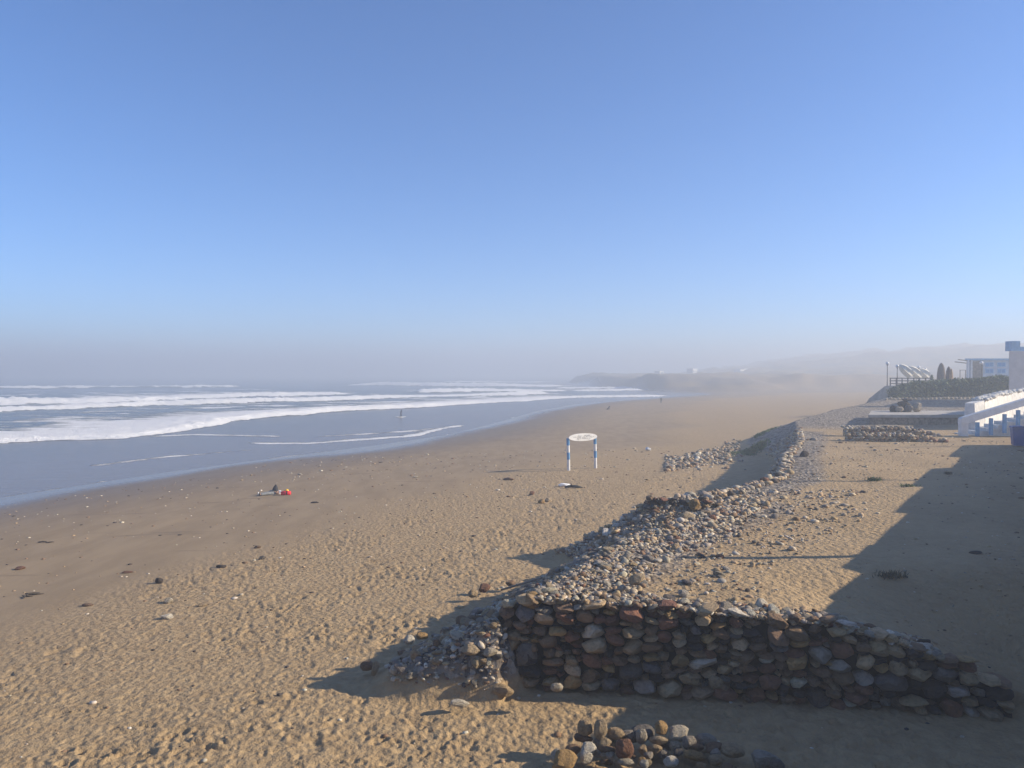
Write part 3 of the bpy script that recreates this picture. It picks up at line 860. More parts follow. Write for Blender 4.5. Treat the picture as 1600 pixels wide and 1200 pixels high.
# ------------------------------------------------------------------ people, bags, dog
def skin_obj(name, joints, edges, m, parent=None, sub=2):
    me = bpy.data.meshes.new(name); me.from_pydata([j[0] for j in joints], edges, [])
    o = bpy.data.objects.new(name, me); col.objects.link(o)
    md = o.modifiers.new('skin', 'SKIN'); md.use_smooth_shade = True
    for v, j in zip(me.skin_vertices[0].data, joints):
        r = j[1]; v.radius = r if isinstance(r, tuple) else (r, r)
    me.skin_vertices[0].data[0].use_root = True
    sd = o.modifiers.new('sub', 'SUBSURF'); sd.levels = sub; sd.render_levels = sub
    dg = bpy.context.evaluated_depsgraph_get()
    m2 = bpy.data.meshes.new_from_object(o.evaluated_get(dg)); m2.name = name
    bpy.data.objects.remove(o); 
    m2.materials.clear(); m2.materials.append(m)
    m2.polygons.foreach_set('use_smooth', np.ones(len(m2.polygons), bool))
    return link(name, m2, None, parent)

# person lying on the back, head to the right, one arm folded over the chest
def ground_pt(px, py, z0=-.35):
    for _ in range(4):
        x, y, _z = at(px, py, z0); z0 = gz1(x, y)
    return (x, y, z0)
pp = empty('person', ground_pt(404, 775), R(30)); tag(pp, 'person in white top and grey trousers lying on the sand with a yellow cap', 'person')
B = [((.86, 0, .13), .12), ((1.05, 0, .135), .125), ((1.25, 0, .14), .135), ((1.40, 0, .14), .07), ((1.47, 0, .15), .06), ((1.58, 0, .15), .10), ((1.66, 0, .155), .085),
     ((.84, .10, .12), .085), ((.45, .13, .12), .062), ((.08, .13, .08), .042), ((.02, .14, .17), .035),
     ((.84, -.10, .12), .085), ((.45, -.14, .13), .062), ((.08, -.16, .08), .042), ((.02, -.17, .17), .035),
     ((1.34, .19, .13), .055), ((1.10, .30, .08), .042), ((.88, .24, .16), .033), ((.80, .18, .19), .03),
     ((1.34, -.19, .13), .055), ((1.10, -.30, .08), .042), ((.90, -.18, .2), .033), ((.84, -.08, .25), .03)]
E_ = [(0, 1), (1, 2), (2, 3), (3, 4), (4, 5), (5, 6), (0, 7), (7, 8), (8, 9), (9, 10), (0, 11), (11, 12), (12, 13), (13, 14), (2, 15), (15, 16), (16, 17), (17, 18), (2, 19), (19, 20), (20, 21), (21, 22)]
skin_obj('body', B, E_, M['skin'], pp)
skin_obj('trousers', [(B[i][0], B[i][1] * 1.22 + .012) for i in (0, 7, 8, 9, 11, 12, 13)], [(0, 1), (1, 2), (2, 3), (0, 4), (4, 5), (5, 6)], M['trouser'], pp)
skin_obj('shirt', [(B[i][0], B[i][1] * 1.15 + .015) for i in (1, 2, 15, 16, 19, 20)], [(0, 1), (1, 2), (2, 3), (1, 4), (4, 5)], M['shirt'], pp)
skin_obj('belt', [((.80, 0, .14), (.15, .17)), ((.97, 0, .145), (.15, .165))], [(0, 1)], M['black'], pp, 1)
for yy in (.14, -.17): skin_obj('shoe', [((.07, yy, .06), .05), ((.02, yy, .10), .05), ((.0, yy, .22), .04)], [(0, 1), (1, 2)], M['shirt'] if yy > 0 else M['black'], pp, 1)
MB().ball((1.64, 0, .16), .125, 3, (1, 1, 1.05)).build('cap', M['yellow'], pp, smooth=True)
bp = empty('backpack', ground_pt(430, 772)); tag(bp, 'black pointed backpack standing behind the lying person', 'backpack')
b_ = MB(); b_.tube([(0, 0, 0), (0, 0, .12), (.01, 0, .34), (.03, 0, .48), (.035, 0, .56)], [.17, .19, .155, .09, .03], 14); b_.build('pack_body', M['black'], bp, smooth=True)
b_ = MB(); b_.box((.04, -.17, .17), (.2, .07, .17)); b_.build('front_pocket', M['black'], bp, bevel=.02)
MB().tube([(.03, 0, .5), (.0, -.06, .57), (.06, -.06, .57), (.06, 0, .5)], .012, 6).build('handle', M['black'], bp)
rb = empty('duffel_bag', ground_pt(446.5, 773.5), R(6)); tag(rb, 'bright red duffel bag with a dark strap beside the lying person', 'bag')
b_ = MB(); b_.tube([(-.29, 0, .11), (-.26, 0, .115), (0, 0, .12), (.26, 0, .115), (.29, 0, .11)], [.07, .115, .125, .115, .07], 16); b_.build('bag_body', M['red'], rb, smooth=True)
b_ = MB(); b_.tube([(.05, 0, .12), (.11, 0, .12)], .132, 16); b_.build('strap', M['black'], rb)
MB().tube([(-.1, -.1, .2), (-.08, -.13, .27), (.0, -.13, .27), (.02, -.1, .2)], .012, 6).build('handle', M['black'], rb)

# surfer crouching on a white board in the shallows
wx, wy, _ = at(626, 652.5, SEA)
wz = float(sea_z(np.array([wx]), np.array([wy]))[0][0])
sb = empty('surfboard', (wx, wy, wz + .05), R(25)); tag(sb, 'short white surfboard on the grey shallows under a surfer', 'surfboard')
b_ = MB(); n = 22
o_ = [(.95 * math.cos(a), .26 * math.sin(a) * (1 - .25 * math.cos(a))) for a in np.linspace(0, 2 * math.pi, n, endpoint=False)]
top = [b_.bm.verts.new((x, y, .05 + .10 * (x / .95) ** 2)) for x, y in o_]; bot = [b_.bm.verts.new((x * .95, y * .9, -.02 + .10 * (x / .95) ** 2)) for x, y in o_]
b_.bm.faces.new(top); b_.bm.faces.new(bot[::-1])
for i in range(n): b_.bm.faces.new((top[i], bot[i], bot[(i + 1) % n], top[(i + 1) % n]))
b_.build('deck', M['white'], sb); MB().box((-.7, 0, -.07), (.12, .012, .12)).build('fin', M['black'], sb)
su = empty('person', (wx, wy, wz + .10), R(25)); tag(su, 'distant surfer in a dark wetsuit crouching on a board in the shallows', 'person')
J = [((0, 0, .62), .12), ((.04, 0, .80), .12), ((.12, 0, .98), .13), ((.17, 0, 1.08), .06), ((.20, 0, 1.18), .09), ((.21, 0, 1.25), .07),
     ((.02, .10, .58), .09), ((.24, .14, .36), .07), ((.08, .14, .06), .05), ((.20, .15, .03), .04),
     ((-.04, -.10, .58), .09), ((.05, -.16, .32), .07), ((-.22, -.14, .06), .05), ((-.12, -.15, .03), .04),
     ((.12, .2, .96), .055), ((.26, .36, .84), .045), ((.42, .42, .90), .035), ((.08, -.2, .96), .055), ((-.05, -.40, .84), .045), ((-.2, -.46, .92), .035)]
skin_obj('body', J, [(0, 1), (1, 2), (2, 3), (3, 4), (4, 5), (0, 6), (6, 7), (7, 8), (8, 9), (0, 10), (10, 11), (11, 12), (12, 13), (2, 14), (14, 15), (15, 16), (2, 17), (17, 18), (18, 19)], M['black'], su)
MB().ball((.205, 0, 1.21), .10, 2).build('hair', M['fur'], su, smooth=True)

# person far along the water's edge, and a dog sitting on the beach
gx_, gy_, gz_ = ground_pt(1033, 629.5, -1.1)
fp = empty('person', (gx_, gy_, gz_)); tag(fp, 'tiny dark figure standing far off beside the wet sand', 'person')
J = [((0, 0, .72), .10), ((0, 0, .90), .11), ((0, 0, 1.05), .13), ((0, 0, 1.14), .05), ((0, 0, 1.23), .085), ((0, 0, 1.31), .07), ((.08, 0, .66), .08), ((.09, 0, .38), .06), ((.09, 0, .05), .045), ((.09, -.11, .03), .04),
     ((-.08, 0, .66), .08), ((-.09, 0, .38), .06), ((-.09, 0, .05), .045), ((-.09, -.11, .03), .04), ((.19, 0, 1.03), .05), ((.24, 0, .8), .04), ((.23, -.05, .6), .03), ((-.19, 0, 1.03), .05), ((-.24, 0, .8), .04), ((-.23, -.05, .6), .03)]
skin_obj('body', J, [(0, 1), (1, 2), (2, 3), (3, 4), (4, 5), (0, 6), (6, 7), (7, 8), (8, 9), (0, 10), (10, 11), (11, 12), (12, 13), (2, 14), (14, 15), (15, 16), (2, 17), (17, 18), (18, 19)], M['black'], fp)
dg_ = empty('dog', ground_pt(950.5, 640, -1.0), R(10)); tag(dg_, 'small dark dog sitting on the beach by the wet sand', 'dog')
J = [((-.22, 0, .15), .13), ((-.05, 0, .28), .13), ((.12, 0, .42), .13), ((.19, 0, .56), .075), ((.24, 0, .66), .085), ((.36, 0, .64), .045), ((.41, 0, .63), .035),
     ((.16, .08, .30), .055), ((.17, .08, .04), .035), ((.23, .08, .025), .035), ((.16, -.08, .30), .055), ((.17, -.08, .04), .035), ((.23, -.08, .025), .035),
     ((-.05, .13, .14), .07), ((-.2, .14, .05), .04), ((.0, .14, .03), .035), ((-.05, -.13, .14), .07), ((-.2, -.14, .05), .04), ((.0, -.14, .03), .035),
     ((-.38, 0, .07), .035), ((-.55, .05, .04), .022), ((.21, .06, .74), .025), ((.21, -.06, .74), .025)]
skin_obj('body', J, [(0, 1), (1, 2), (2, 3), (3, 4), (4, 5), (5, 6), (2, 7), (7, 8), (8, 9), (2, 10), (10, 11), (11, 12), (0, 13), (13, 14), (14, 15), (0, 16), (16, 17), (17, 18), (0, 19), (19, 20), (4, 21), (4, 22)], M['fur'], dg_)

# ------------------------------------------------------------------ driftwood and litter
def lump(name, loc, half, rz, m, label, cat, group=None):
    o = link(name, rock_mesh(name, rnd.randrange(9999), 2, cuts=6, rough=.35), None); o.data.materials.clear(); o.data.materials.append(m)
    o.location = loc; o.scale = half; o.rotation_euler = (0, .1, rz); return tag(o, label, cat, group)
a_, b2_ = Vector(at(784, 927, .55)), Vector(at(846, 909, 1.0))
pk = MB(); d_ = b2_ - a_
pk.box((0, 0, 0), (d_.length, .15, .045)); o = pk.build('driftwood_plank', M['wood'], bevel=.01); o.location = (a_ + b2_) / 2 + Vector((0, 0, .1)); o.rotation_euler = d_.to_track_quat('X', 'Z').to_euler()
tag(o, 'weathered grey plank lying on the shaded pebbles behind the ochre boulder', 'plank')
g = ground_pt(897, 763, -.2)
st = MB().tube([(-.55, 0, .07), (-.2, .05, .12), (.2, 0, .10), (.5, .08, .05)], [.05, .085, .08, .03], 8).tube([(-.1, .03, .12), (-.2, -.1, .3)], [.04, .015], 6).build('driftwood_branch', M['rubber'], None, g, smooth=True)
tag(st, 'short blackened branch on trodden sand below the oval sign', 'driftwood')
lump('plastic_litter', Vector(ground_pt(881, 760, -.2)) + Vector((0, 0, .08)), (.42, .25, .12), .3, M['shirt'], 'crumpled white plastic beside a blackened branch', 'litter')
lump('plastic_litter', Vector(ground_pt(1013, 704.5, -.1)) + Vector((0, 0, .16)), (.26, .2, .17), .3, M['litter'], 'crumpled pale blue plastic sack on the beach past the oval sign', 'litter')
M['weed'] = plain('dark_seaweed', (.06, .045, .03), .8, .4, 9, .5)
def strand(px, py, n, ln, label):
    g = ground_pt(px, py, -.5); b = MB(); r = random.Random(px)
    for _ in range(n):
        x, y, a = r.uniform(-.2, .2), r.uniform(-.12, .12), r.gauss(0, .5); pts = []
        for k in range(5):
            pts.append((x, y, .02 + .03 * r.random())); x += math.cos(a) * ln / 5; y += math.sin(a) * ln / 5; a += r.gauss(0, .4)
        b.tube(pts, [.02, .028, .025, .02, .01], 5)
    tag(b.build('seaweed', M['weed'], None, g), label, 'seaweed')
strand(40, 931, 5, .45, 'dark tangle of seaweed with a long tail on damp sand')
strand(66, 848, 3, .45, 'thin curl of dark seaweed on smooth damp sand')

# ------------------------------------------------------------------ weeds
M['leaf'] = plain('weed_leaf', (.10, .15, .045), .7, .4, 6, .1)
M['dryleaf'] = plain('dry_weed', (.13, .11, .06), .85, .4, 6, .1)
def tuft_mesh(name, pts, hmin, hmax, wid, seed, spread=.5):
    r = np.random.default_rng(seed); VV = []; n = len(pts)
    for x, y, z in pts:
        a = r.uniform(0, 6.28); h = r.uniform(hmin, hmax); w = wid * r.uniform(.6, 1.2); lean = r.uniform(.1, spread) * h
        dx, dy = math.cos(a), math.sin(a); ux, uy = -dy * w, dx * w
        VV += [(x - ux, y - uy, z), (x + ux, y + uy, z), (x + dx * lean * .5 + ux * .8, y + dy * lean * .5 + uy * .8, z + h * .65), (x + dx * lean, y + dy * lean, z + h)]
    f = np.arange(n)[:, None] * 4
    return mesh_np(name, np.array(VV), np.concatenate([f + np.array([[0, 1, 2]]), f + np.array([[0, 2, 3]])], 1).ravel(), 3, False)
def weed_patch(poly_px, z0, n, h, w, m, label, seed):
    r = np.random.default_rng(seed); pts = []
    for _ in range(n):
        t_ = r.random(); k = t_ * (len(poly_px) - 1); i = int(k); f = k - i
        px = poly_px[i][0] * (1 - f) + poly_px[i + 1][0] * f + r.normal(0, 5); py = poly_px[i][1] * (1 - f) + poly_px[i + 1][1] * f + r.normal(0, 1.3)
        x, y, _z = at(px, py, z0); pts.append((x, y))
    p_ = np.array(pts); zz = ground_z(p_[:, 0], p_[:, 1])[0]
    me = tuft_mesh('ground_weeds', np.column_stack([p_, zz - .02]), h * .5, h, w, seed, 1.0)
    tag(link('ground_weeds', me, m), label, 'weeds', kind='stuff')
weed_patch([(1145, 705), (1195, 704)], .1, 1500, .22, .05, M['leaf'], 'green weeds in the shaded hollow left of the terrace edge', 5)
weed_patch([(1185, 684), (1212, 677)], .5, 1000, .25, .06, M['leaf'], 'green weeds at the foot of the far pebble slope', 6)
def plant(px, py, z0, n, h, sp, m, label):
    g = ground_pt(px, py, z0); r = np.random.default_rng(int(px)); p_ = np.column_stack([r.normal(0, sp, n), r.normal(0, sp * .7, n), np.zeros(n)])
    tag(link('weed_tuft', tuft_mesh('weed_tuft', p_, h * .5, h, .02, int(px), 1.1), m, None, g), label, 'weed')
plant(1392, 921, 1.75, 150, .16, .16, M['dryleaf'], 'dark dry weed tuft in the building shade on the terrace')
plant(1365, 751, 1.75, 90, .2, .16, M['leaf'], 'green weed tuft on sunlit sand along the thin pole shadow')
plant(1418, 760, 1.75, 90, .13, .2, M['leaf'], 'low green weed tuft at the edge of the building shade')
plant(1482, 741, 1.75, 140, .15, .08, M['dryleaf'], 'dry low weed inside the building shade towards the stairs')

# ------------------------------------------------------------------ low tiered stone wall, concrete platform, rubble
def small_wall(label, a, b, z0, h, seed, mixw, thick=.5):
    L = math.hypot(b[0] - a[0], b[1] - a[1]); ang = math.atan2(b[1] - a[1], b[0] - a[0])
    t = empty('low_stone_wall', (a[0], a[1], z0), ang); tag(t, label, 'stone wall')
    r = random.Random(seed); items = []
    z = -.1
    while z < h:
        x = 0
        while x < L:
            w = r.uniform(.16, .42); hh = r.uniform(.14, .22)
            drop = max(0, (x / L - .62) / .38) * h
            if z < h - drop + .05:
                items.append((x + w / 2, r.uniform(-.07, .06), z + hh / 2, w * .56, .2, hh * .62, r.gauss(0, .15), r.gauss(0, .1), pick(mixw), True))
                if z + .2 > h - drop - .05:
                    for k in range(2): items.append((x + w * r.random(), r.uniform(.1, thick), z + hh + .02, r.uniform(.08, .18), r.uniform(.08, .16), r.uniform(.06, .12), r.uniform(0, 6), 0, pick(MIX_PEB), True))
            x += w
        z += .17
    pebble_cloud('stone_courses', items, t)
    MB().prism([(0.1, -.4), (L * .6, -.4), (L, -.4), (L, .0), (L * .62, h - .12), (.1, h - .12)], .1, thick).build('earth_core', M['core'], t)
MW = {'tan': 10, 'brown': 10, 'rust': 6, 'char': 5, 'pale': 7, 'grey': 7, 'sand': 5}
a, b = at(1262, 689, 1.8), at(1478, 692, 1.75)
small_wall('lower tier of a low tumbled rubble wall across the terrace', (a[0] + 2.6, a[1]), b, 1.70, .42, 3, MW)
a, b = at_y(1318, 680, 57), at_y(1470, 680, 56)
small_wall('upper tier of the low rubble wall below the concrete platform', a, b, 1.72, .72, 4, MW)

c0 = at(1355, 668, 2.0)
pf = empty('concrete_platform', (30.6, 65.5, 1.6)); tag(pf, 'weathered concrete slab platform with a darker front', 'platform')
b_ = MB(); b_.box((4.6, 3.6, .55), (9.4, 7.0, 1.1)); b_.shear(.5, 0); b_.build('base_block', M['mosaic'], pf, bevel=.05)  # base block darker than the slab above it
b_ = MB(); b_.box((4.6, 3.55, 1.23), (9.7, 7.3, .26)); b_.shear(.5, 0); b_.build('slab', M['concrete'], pf, bevel=.03)
for px, Y_, hx, hy, hz, lift, cn, lab in [
    (1398, 70.2, .45, .4, .32, 0, 'dark', 'black angular boulder at the seaward end of the pile on the concrete platform'),
    (1406, 69.8, .42, .4, .28, 0, 'grey', 'low grey boulder in front of the black ones on the concrete platform'),
    (1413, 70.8, .55, .45, .55, 0, 'dark', 'tallest black boulder in the pile on the concrete platform'),
    (1417, 70.6, .62, .4, .14, 1.0, 'dark', 'flat dark slab lying across the top of the boulder pile'),
    (1420, 69.9, .38, .4, .36, 0, 'slate', 'dark grey boulder between the grey blocks of the pile'),
    (1430, 70.3, .58, .5, .46, 0, 'grey', 'large pale grey block at the landward end of the boulder pile')]:
    put = put_stone('boulder', rnd.choice(WALL_ROCKS), ((px - 800) / F * Y_, Y_, 2.96 + hz * .9 + lift), (hx, hy, hz), (0, rnd.uniform(-.1, .1), rnd.uniform(0, 3)), PAL[cn])
    tag(put, lab, 'boulder', 'boulders piled on the concrete platform')

# ------------------------------------------------------------------ whitewashed wall, stairs, bin
ww = empty('whitewashed_wall', at_y(1522, 650, 62)); tag(ww, 'low curved whitewashed stone wall with rubble on top beside the stairs', 'wall')
wo_ = Vector(ww.location)
pts = [Vector(at_y(px, 650, Y)) - wo_ for px, Y in ((1515, 61.5), (1530, 62.5), (1548, 66), (1572, 70), (1610, 74), (1660, 76))]
b_ = MB()
for i in range(len(pts) - 1):
    p0, p1 = pts[i], pts[i + 1]; d = p1 - p0; n_ = Vector((-d.y, d.x, 0)).normalized() * .45
    h0, h1 = 1.05 + .2 * i, 1.05 + .2 * (i + 1)
    vs = [b_.bm.verts.new(v) for v in (p0 - n_ + Vector((0, 0, -1.2)), p1 - n_ + Vector((0, 0, -1.2)), p1 + n_ + Vector((0, 0, -1.2)), p0 + n_ + Vector((0, 0, -1.2)),
          p0 - n_ * .8 + Vector((0, 0, h0 - p0.z)), p1 - n_ * .8 + Vector((0, 0, h1 - p1.z)), p1 + n_ * .8 + Vector((0, 0, h1 - p1.z)), p0 + n_ * .8 + Vector((0, 0, h0 - p0.z)))]
    for f in ((0, 1, 5, 4), (2, 3, 7, 6), (4, 5, 6, 7), (0, 4, 7, 3), (1, 2, 6, 5)): b_.bm.faces.new([vs[k] for k in f])
b_.build('wall_body', M['whitewash'], ww)
items = []
for i in range(1, len(pts) - 1):
    for _ in range(60):
        t_ = rnd.random(); p = pts[i].lerp(pts[i + 1], t_); r = rnd.uniform(.12, .26)
        items.append((p.x + rnd.uniform(-.35, .35), p.y + rnd.uniform(-.35, .35), 1.05 + .2 * (i + t_) + r * .3, r * 1.2, r, r * .7, rnd.uniform(0, 6), 0, tuple(np.array((.66, .64, .58)) * rnd.uniform(.8, 1.1)), True))
pebble_cloud('cap_stones', items, ww)
stx, sty, stz = at(1505, 683, 1.8)
sr = empty('staircase', (stx, sty, 1.75), R(-4)); tag(sr, 'outdoor stairs with thick white sloping handrail and blue balusters', 'staircase')
SL = .318
MB().box((.0, 0, .62), (.55, .42, 1.5)).build('end_post', M['white'], sr, bevel=.03)
b_ = MB(); b_.prism([(-.27, 1.05), (-.27, 1.42), (-.1, 1.52), (9, 1.52 + 9 * SL), (9, 1.08 + 9 * SL), (0.28, 1.10)], -.26, .26); b_.build('handrail', M['white'], sr, bevel=.02)
for k in range(9):
    x = 1.0 + k * .95
    MB().box((x, 0, (x * SL + .93) / 2 + x * SL * .25 - .1), (.22, .22, .93 + x * SL * .5)).build('baluster', M['blue'], sr, bevel=.015)
for k in range(12):
    x = .45 + k * .72
    MB().box((x + .36, 1.25, .5 * (k + 1) * .23 - .2), (.74, 1.9, (k + 1) * .23 + .4)).build('step', M['whitewash'], sr)
bx_, by_, bz_ = at(1591, 700, 1.72)
bn = empty('wheelie_bin', (bx_, by_, gz1(bx_, by_) + .01), R(-20)); tag(bn, 'tall dark blue plastic wheelie bin in shade before the stairs', 'bin')
b_ = MB(); b_.prism([(-.31, .06), (.31, .06), (.40, 1.16), (-.40, 1.16)], -.36, .36); b_.build('bin_body', M['binblue'], bn, bevel=.03)
b_ = MB(); b_.prism([(-.44, 1.17), (.44, 1.17), (.42, 1.25), (.2, 1.31), (-.42, 1.29)], -.41, .41); b_.build('lid', M['binblue'], bn, bevel=.02)
for yy in (-.3, .3): MB().tube([(.33, yy - .04, .12), (.33, yy + .04, .12)], .12, 14).build('wheel', M['rubber'], bn)
MB().tube([(.43, -.3, 1.14), (.52, -.3, 1.16), (.52, .3, 1.16), (.43, .3, 1.14)], .02, 8).build('handle', M['binblue'], bn)

# ------------------------------------------------------------------ white house at the edge of the picture
wh = empty('white_house', (0, 0, 0)); tag(wh, 'tall plain white plastered house corner with pale blue chimney block', 'house')
x0, y0, _ = at_y(1576, 620, 85)
b_ = MB(); b_.box((x0 + 5.5, y0 + 5, 5.4), (11, 10, 7.1)); b_.shear(.72, y0); b_.build('wall', M['plaster'], wh, bevel=.04)
zt = 8.95
b_ = MB(); b_.box((x0 + .85, y0 + .7, zt + .55), (1.0, 1.1, 1.1)).box((x0 + 1.65, y0 + .7, zt + .22), (.6, 1.1, .5)); b_.build('chimney_block', M['ltblue'], wh, bevel=.03)
MB().box((x0 - .03, y0 + .35, 6.2), (.14, .12, .06)).build('spout', M['darkmetal'], wh)
for k in range(2):
    w_ = MB().box((x0 + 4 + 3.6 * k, y0 - .03, 6.3), (1.3, .1, 1.3)).build('window', M['blue'], wh); MB().box((x0 + 4 + 3.6 * k, y0 - .09, 6.3), (1.05, .03, 1.05)).build('pane', M['glass'], w_)

# ------------------------------------------------------------------ hedge
def hedge():
    h = empty('hedge', (0, 0, 0)); tag(h, 'long clipped green hedge along the café terrace', 'hedge')
    r = np.random.default_rng(3); n = 26000
    t = r.random(n); px = 1393 + (1590 - 1393) * t; Y = 98 + 6 * t
    x = (px - 800) / F * Y
    base = np.interp(px, [1393, 1420, 1500, 1600], [3.2, 3.4, 3.5, 3.7]); topz = np.interp(px, [1393, 1403, 1430, 1470, 1576, 1600], [4.3, 4.9, 5.35, 5.55, 6.15, 6.2]) + .16 * vnoise(px * .18, px * 0, 131) + .22 * vnoise(px * .6, px * 0, 132)
    f = r.random(n) ** .8; dep = r.normal(0, .55, n); z = base + (topz - base) * f - np.abs(dep) * .12
    y = Y + dep
    a = r.uniform(0, 6.28, n); e = r.uniform(-.6, 1.2, n); s = r.uniform(.07, .17, n)
    ux, uy, uz = np.cos(a) * s, np.sin(a) * s, e * s
    vx, vy, vz = -np.sin(a) * s * .6, np.cos(a) * s * .6, r.uniform(-.5, .5, n) * s
    P = np.stack([x, y, z], -1); U = np.stack([ux, uy, uz], -1); W = np.stack([vx, vy, vz], -1)
    V = np.stack([P - U, P + W, P + U, P - W], 1).reshape(-1, 3)
    me = mesh_np('foliage', V, np.arange(n * 4), 4, False)
    cc = np.where(r.random(n)[:, None] < .35, np.array([[.12, .16, .05]]), np.array([[.055, .10, .028]])) * r.uniform(.6, 1.3, (n, 1))
    attr_c(me, 'Col', np.repeat(cc, 4, 0))
    m, nt, p = nodes('hedge_leaf'); tt = NT(nt); tt.put(p.inputs['Base Color'], tt.attr('Col', 'Color')); p.inputs['Roughness'].default_value = .6
    o = link('foliage', me, m, h)
    b = MB()
    for k in range(24):
        t_ = (k + .5) / 24; px_ = 1396 + 190 * t_; Y_ = 98 + 6 * t_; xx = (px_ - 800) / F * Y_
        b.tube([(xx, Y_, 2.6), (xx + .05, Y_, 3.9), (xx - .1, Y_, 4.7)], [.06, .04, .015], 6)
    b.build('stems', M['wood'], h)
hedge()
for k in range(26):                                                     # row of white stones edging the hedge bed
    px = 1385 + k * 6.4; Y_ = 95 + .05 * k
    x = (px - 800) / F * Y_; z = gz1(x, Y_)
    o = put_stone('edging_stone', rnd.choice(ROUND_ROCKS), (x, Y_, z + .1), (.24, .2, .18), (0, 0, rnd.uniform(0, 3)), PAL['pale'])
    tag(o, 'pale edging stone in the row along the foot of the hedge', 'stone', 'edging stones along the hedge')

# ------------------------------------------------------------------ café terrace: platform, fence, lamps, parasols
cafe = empty('cafe_terrace', (0, 0, 0)); tag(cafe, 'raised café terrace of concrete with sloping rubble end', 'terrace')
CY = 114.0
xl = (1384 - 800) / F * CY
b_ = MB(); b_.prism([(xl - 3.5, 1.0), (xl - 2.3, 2.8), (xl, 4.62), (xl + 30, 4.62), (xl + 30, 1.0)], CY - 1.5, CY + 18); b_.shear(.56, CY); b_.build('platform', M['concrete'], cafe)
def cx_(px, Y=CY): return (px - 800) / F * Y
fe = empty('terrace_fence', (cx_(1386), CY - 1, 4.62)); tag(fe, 'dark wooden post and rail fence at the café terrace end', 'fence')
for k in range(8): MB().box((k * .86, 0, .6), (.12, .12, 1.2)).build('post', M['darkmetal'], fe)
for zz in (.35, .75, 1.13): MB().box((3.0, .0 + .003 * zz, zz), (6.2, .07, .13)).build('rail', M['darkmetal'], fe)
def lamp(px, topy, Y, zbase, label):
    x, _, zt_ = at_y(px, topy, Y)
    t = empty('lamp_post', (x, Y, zbase)); tag(t, label, 'lamp', 'globe lamps of the café terrace')
    h = zt_ - zbase
    MB().tube([(0, 0, 0), (0, 0, h * .15), (0, 0, h - .2)], [.09, .06, .05], 10).build('pole', M['darkmetal'], t)
    MB().tube([(0, 0, h - .22), (0, 0, h - .12)], [.1, .12], 10).build('collar', M['darkmetal'], t)
    MB().ball((0, 0, h + .1), .24, 3).build('globe', M['globe'], t, smooth=True)
lamp(1386.5, 569, CY - 1.2, 4.6, 'globe lamp on a dark pole at the outer corner of the café fence')
lamp(1402, 573, CY - 1.2, 4.6, 'globe lamp on a dark pole behind the fence beside the tilted parasols')
lamp(1435.5, 575, CY + 6, 4.6, 'globe lamp rising between the second and third tilted parasol')
lamp(1446, 578, CY + 9, 4.6, 'lowest globe lamp beyond the tilted parasols')
lamp(1533.5, 568, CY - 2, 4.6, 'globe lamp in front of the blue and white building')
def tilt_parasol(px0, py0, px1, py1, Y, label):
    a, b = Vector(at_y(px0, py0, Y)), Vector(at_y(px1, py1, Y))
    t = empty('tilted_parasol', (b.x + .1, Y, 4.62)); tag(t, label, 'parasol', 'closed white parasols leaning on the café terrace')
    o0 = Vector(t.location); d = b - a
    b_ = MB(); n = 12; rings = []
    prof = [(0, .08), (.08, .32), (.35, .60), (.7, .68), (.95, .55), (1.0, .35)]
    dn = d.normalized(); u = dn.orthogonal().normalized(); w = dn.cross(u)
    for f, r in prof:
        rings.append([b_.bm.verts.new(a + d * f - o0 + (u * math.cos(2 * math.pi * k / n) + w * math.sin(2 * math.pi * k / n)) * r * (1.12 if k % 2 else .82)) for k in range(n)])
    for r0, r1 in zip(rings, rings[1:]):
        for k in range(n): b_.bm.faces.new((r0[k], r0[(k + 1) % n], r1[(k + 1) % n], r1[k]))
    b_.bm.faces.new(rings[0][::-1]); b_.bm.faces.new(rings[-1])
    b_.build('canopy', M['canvas'], t)
    m_ = a + d * .5 - o0
    MB().tube([(m_.x + .5, .35, 0), (m_.x + .5, .35, m_.z + .6), tuple(m_ + Vector((0, .2, .35)))], .04, 8).build('pole', M['darkmetal'], t)
    MB().box((m_.x + .5, .35, .05), (.8, .8, .1)).build('base', M['concrete'], t)
tilt_parasol(1405, 570, 1424, 587, CY + 2, 'closed white parasol leaning left, first behind the fence')
tilt_parasol(1420, 573, 1438, 589, CY + 4, 'closed white parasol leaning left, middle one of three')
tilt_parasol(1438, 577, 1450, 589, CY + 6, 'closed white parasol leaning left, last of three next to a small cypress')
def cover(px, topy, half, Y, m, label, cat='parasol'):
    x, _, zt_ = at_y(px, topy, Y)
    t = empty('covered_parasol', (x, Y, 4.6)); tag(t, label, cat)
    h = zt_ - 4.6
    b_ = MB(); n = 14; rings = []
    for f, r in [(.0, .9), (.12, 1.0), (.45, .98), (.75, .78), (.92, .48), (1.0, .12)]:
        rings.append([b_.bm.verts.new((math.cos(2 * math.pi * k / n) * half * r * (1 + .07 * math.sin(k * 2.3)), math.sin(2 * math.pi * k / n) * half * r, .25 + (h - .25) * f)) for k in range(n)])
    for r0, r1 in zip(rings, rings[1:]):
        for k in range(n): b_.bm.faces.new((r0[k], r0[(k + 1) % n], r1[(k + 1) % n], r1[k]))
    b_.bm.faces.new(rings[0][::-1]); b_.bm.faces.new(rings[-1]); b_.build('cover', m, t)
    MB().tube([(0, 0, 0), (0, 0, .5)], .06, 8).build('pole', M['darkmetal'], t)
    MB().box((0, 0, .04), (.7, .7, .08)).build('base', M['concrete'], t)
cover(1471, 567, .56, CY - 3, M['thatch'], 'tall folded parasol in a dark brown cover, the larger one')
cover(1482.5, 572.5, .40, CY - 2, M['thatch'], 'smaller folded parasol in a dark brown cover')
cover(1486.5, 576, .26, CY - 2.6, M['orange'], 'narrow folded orange and tan parasol against a dark brown one')
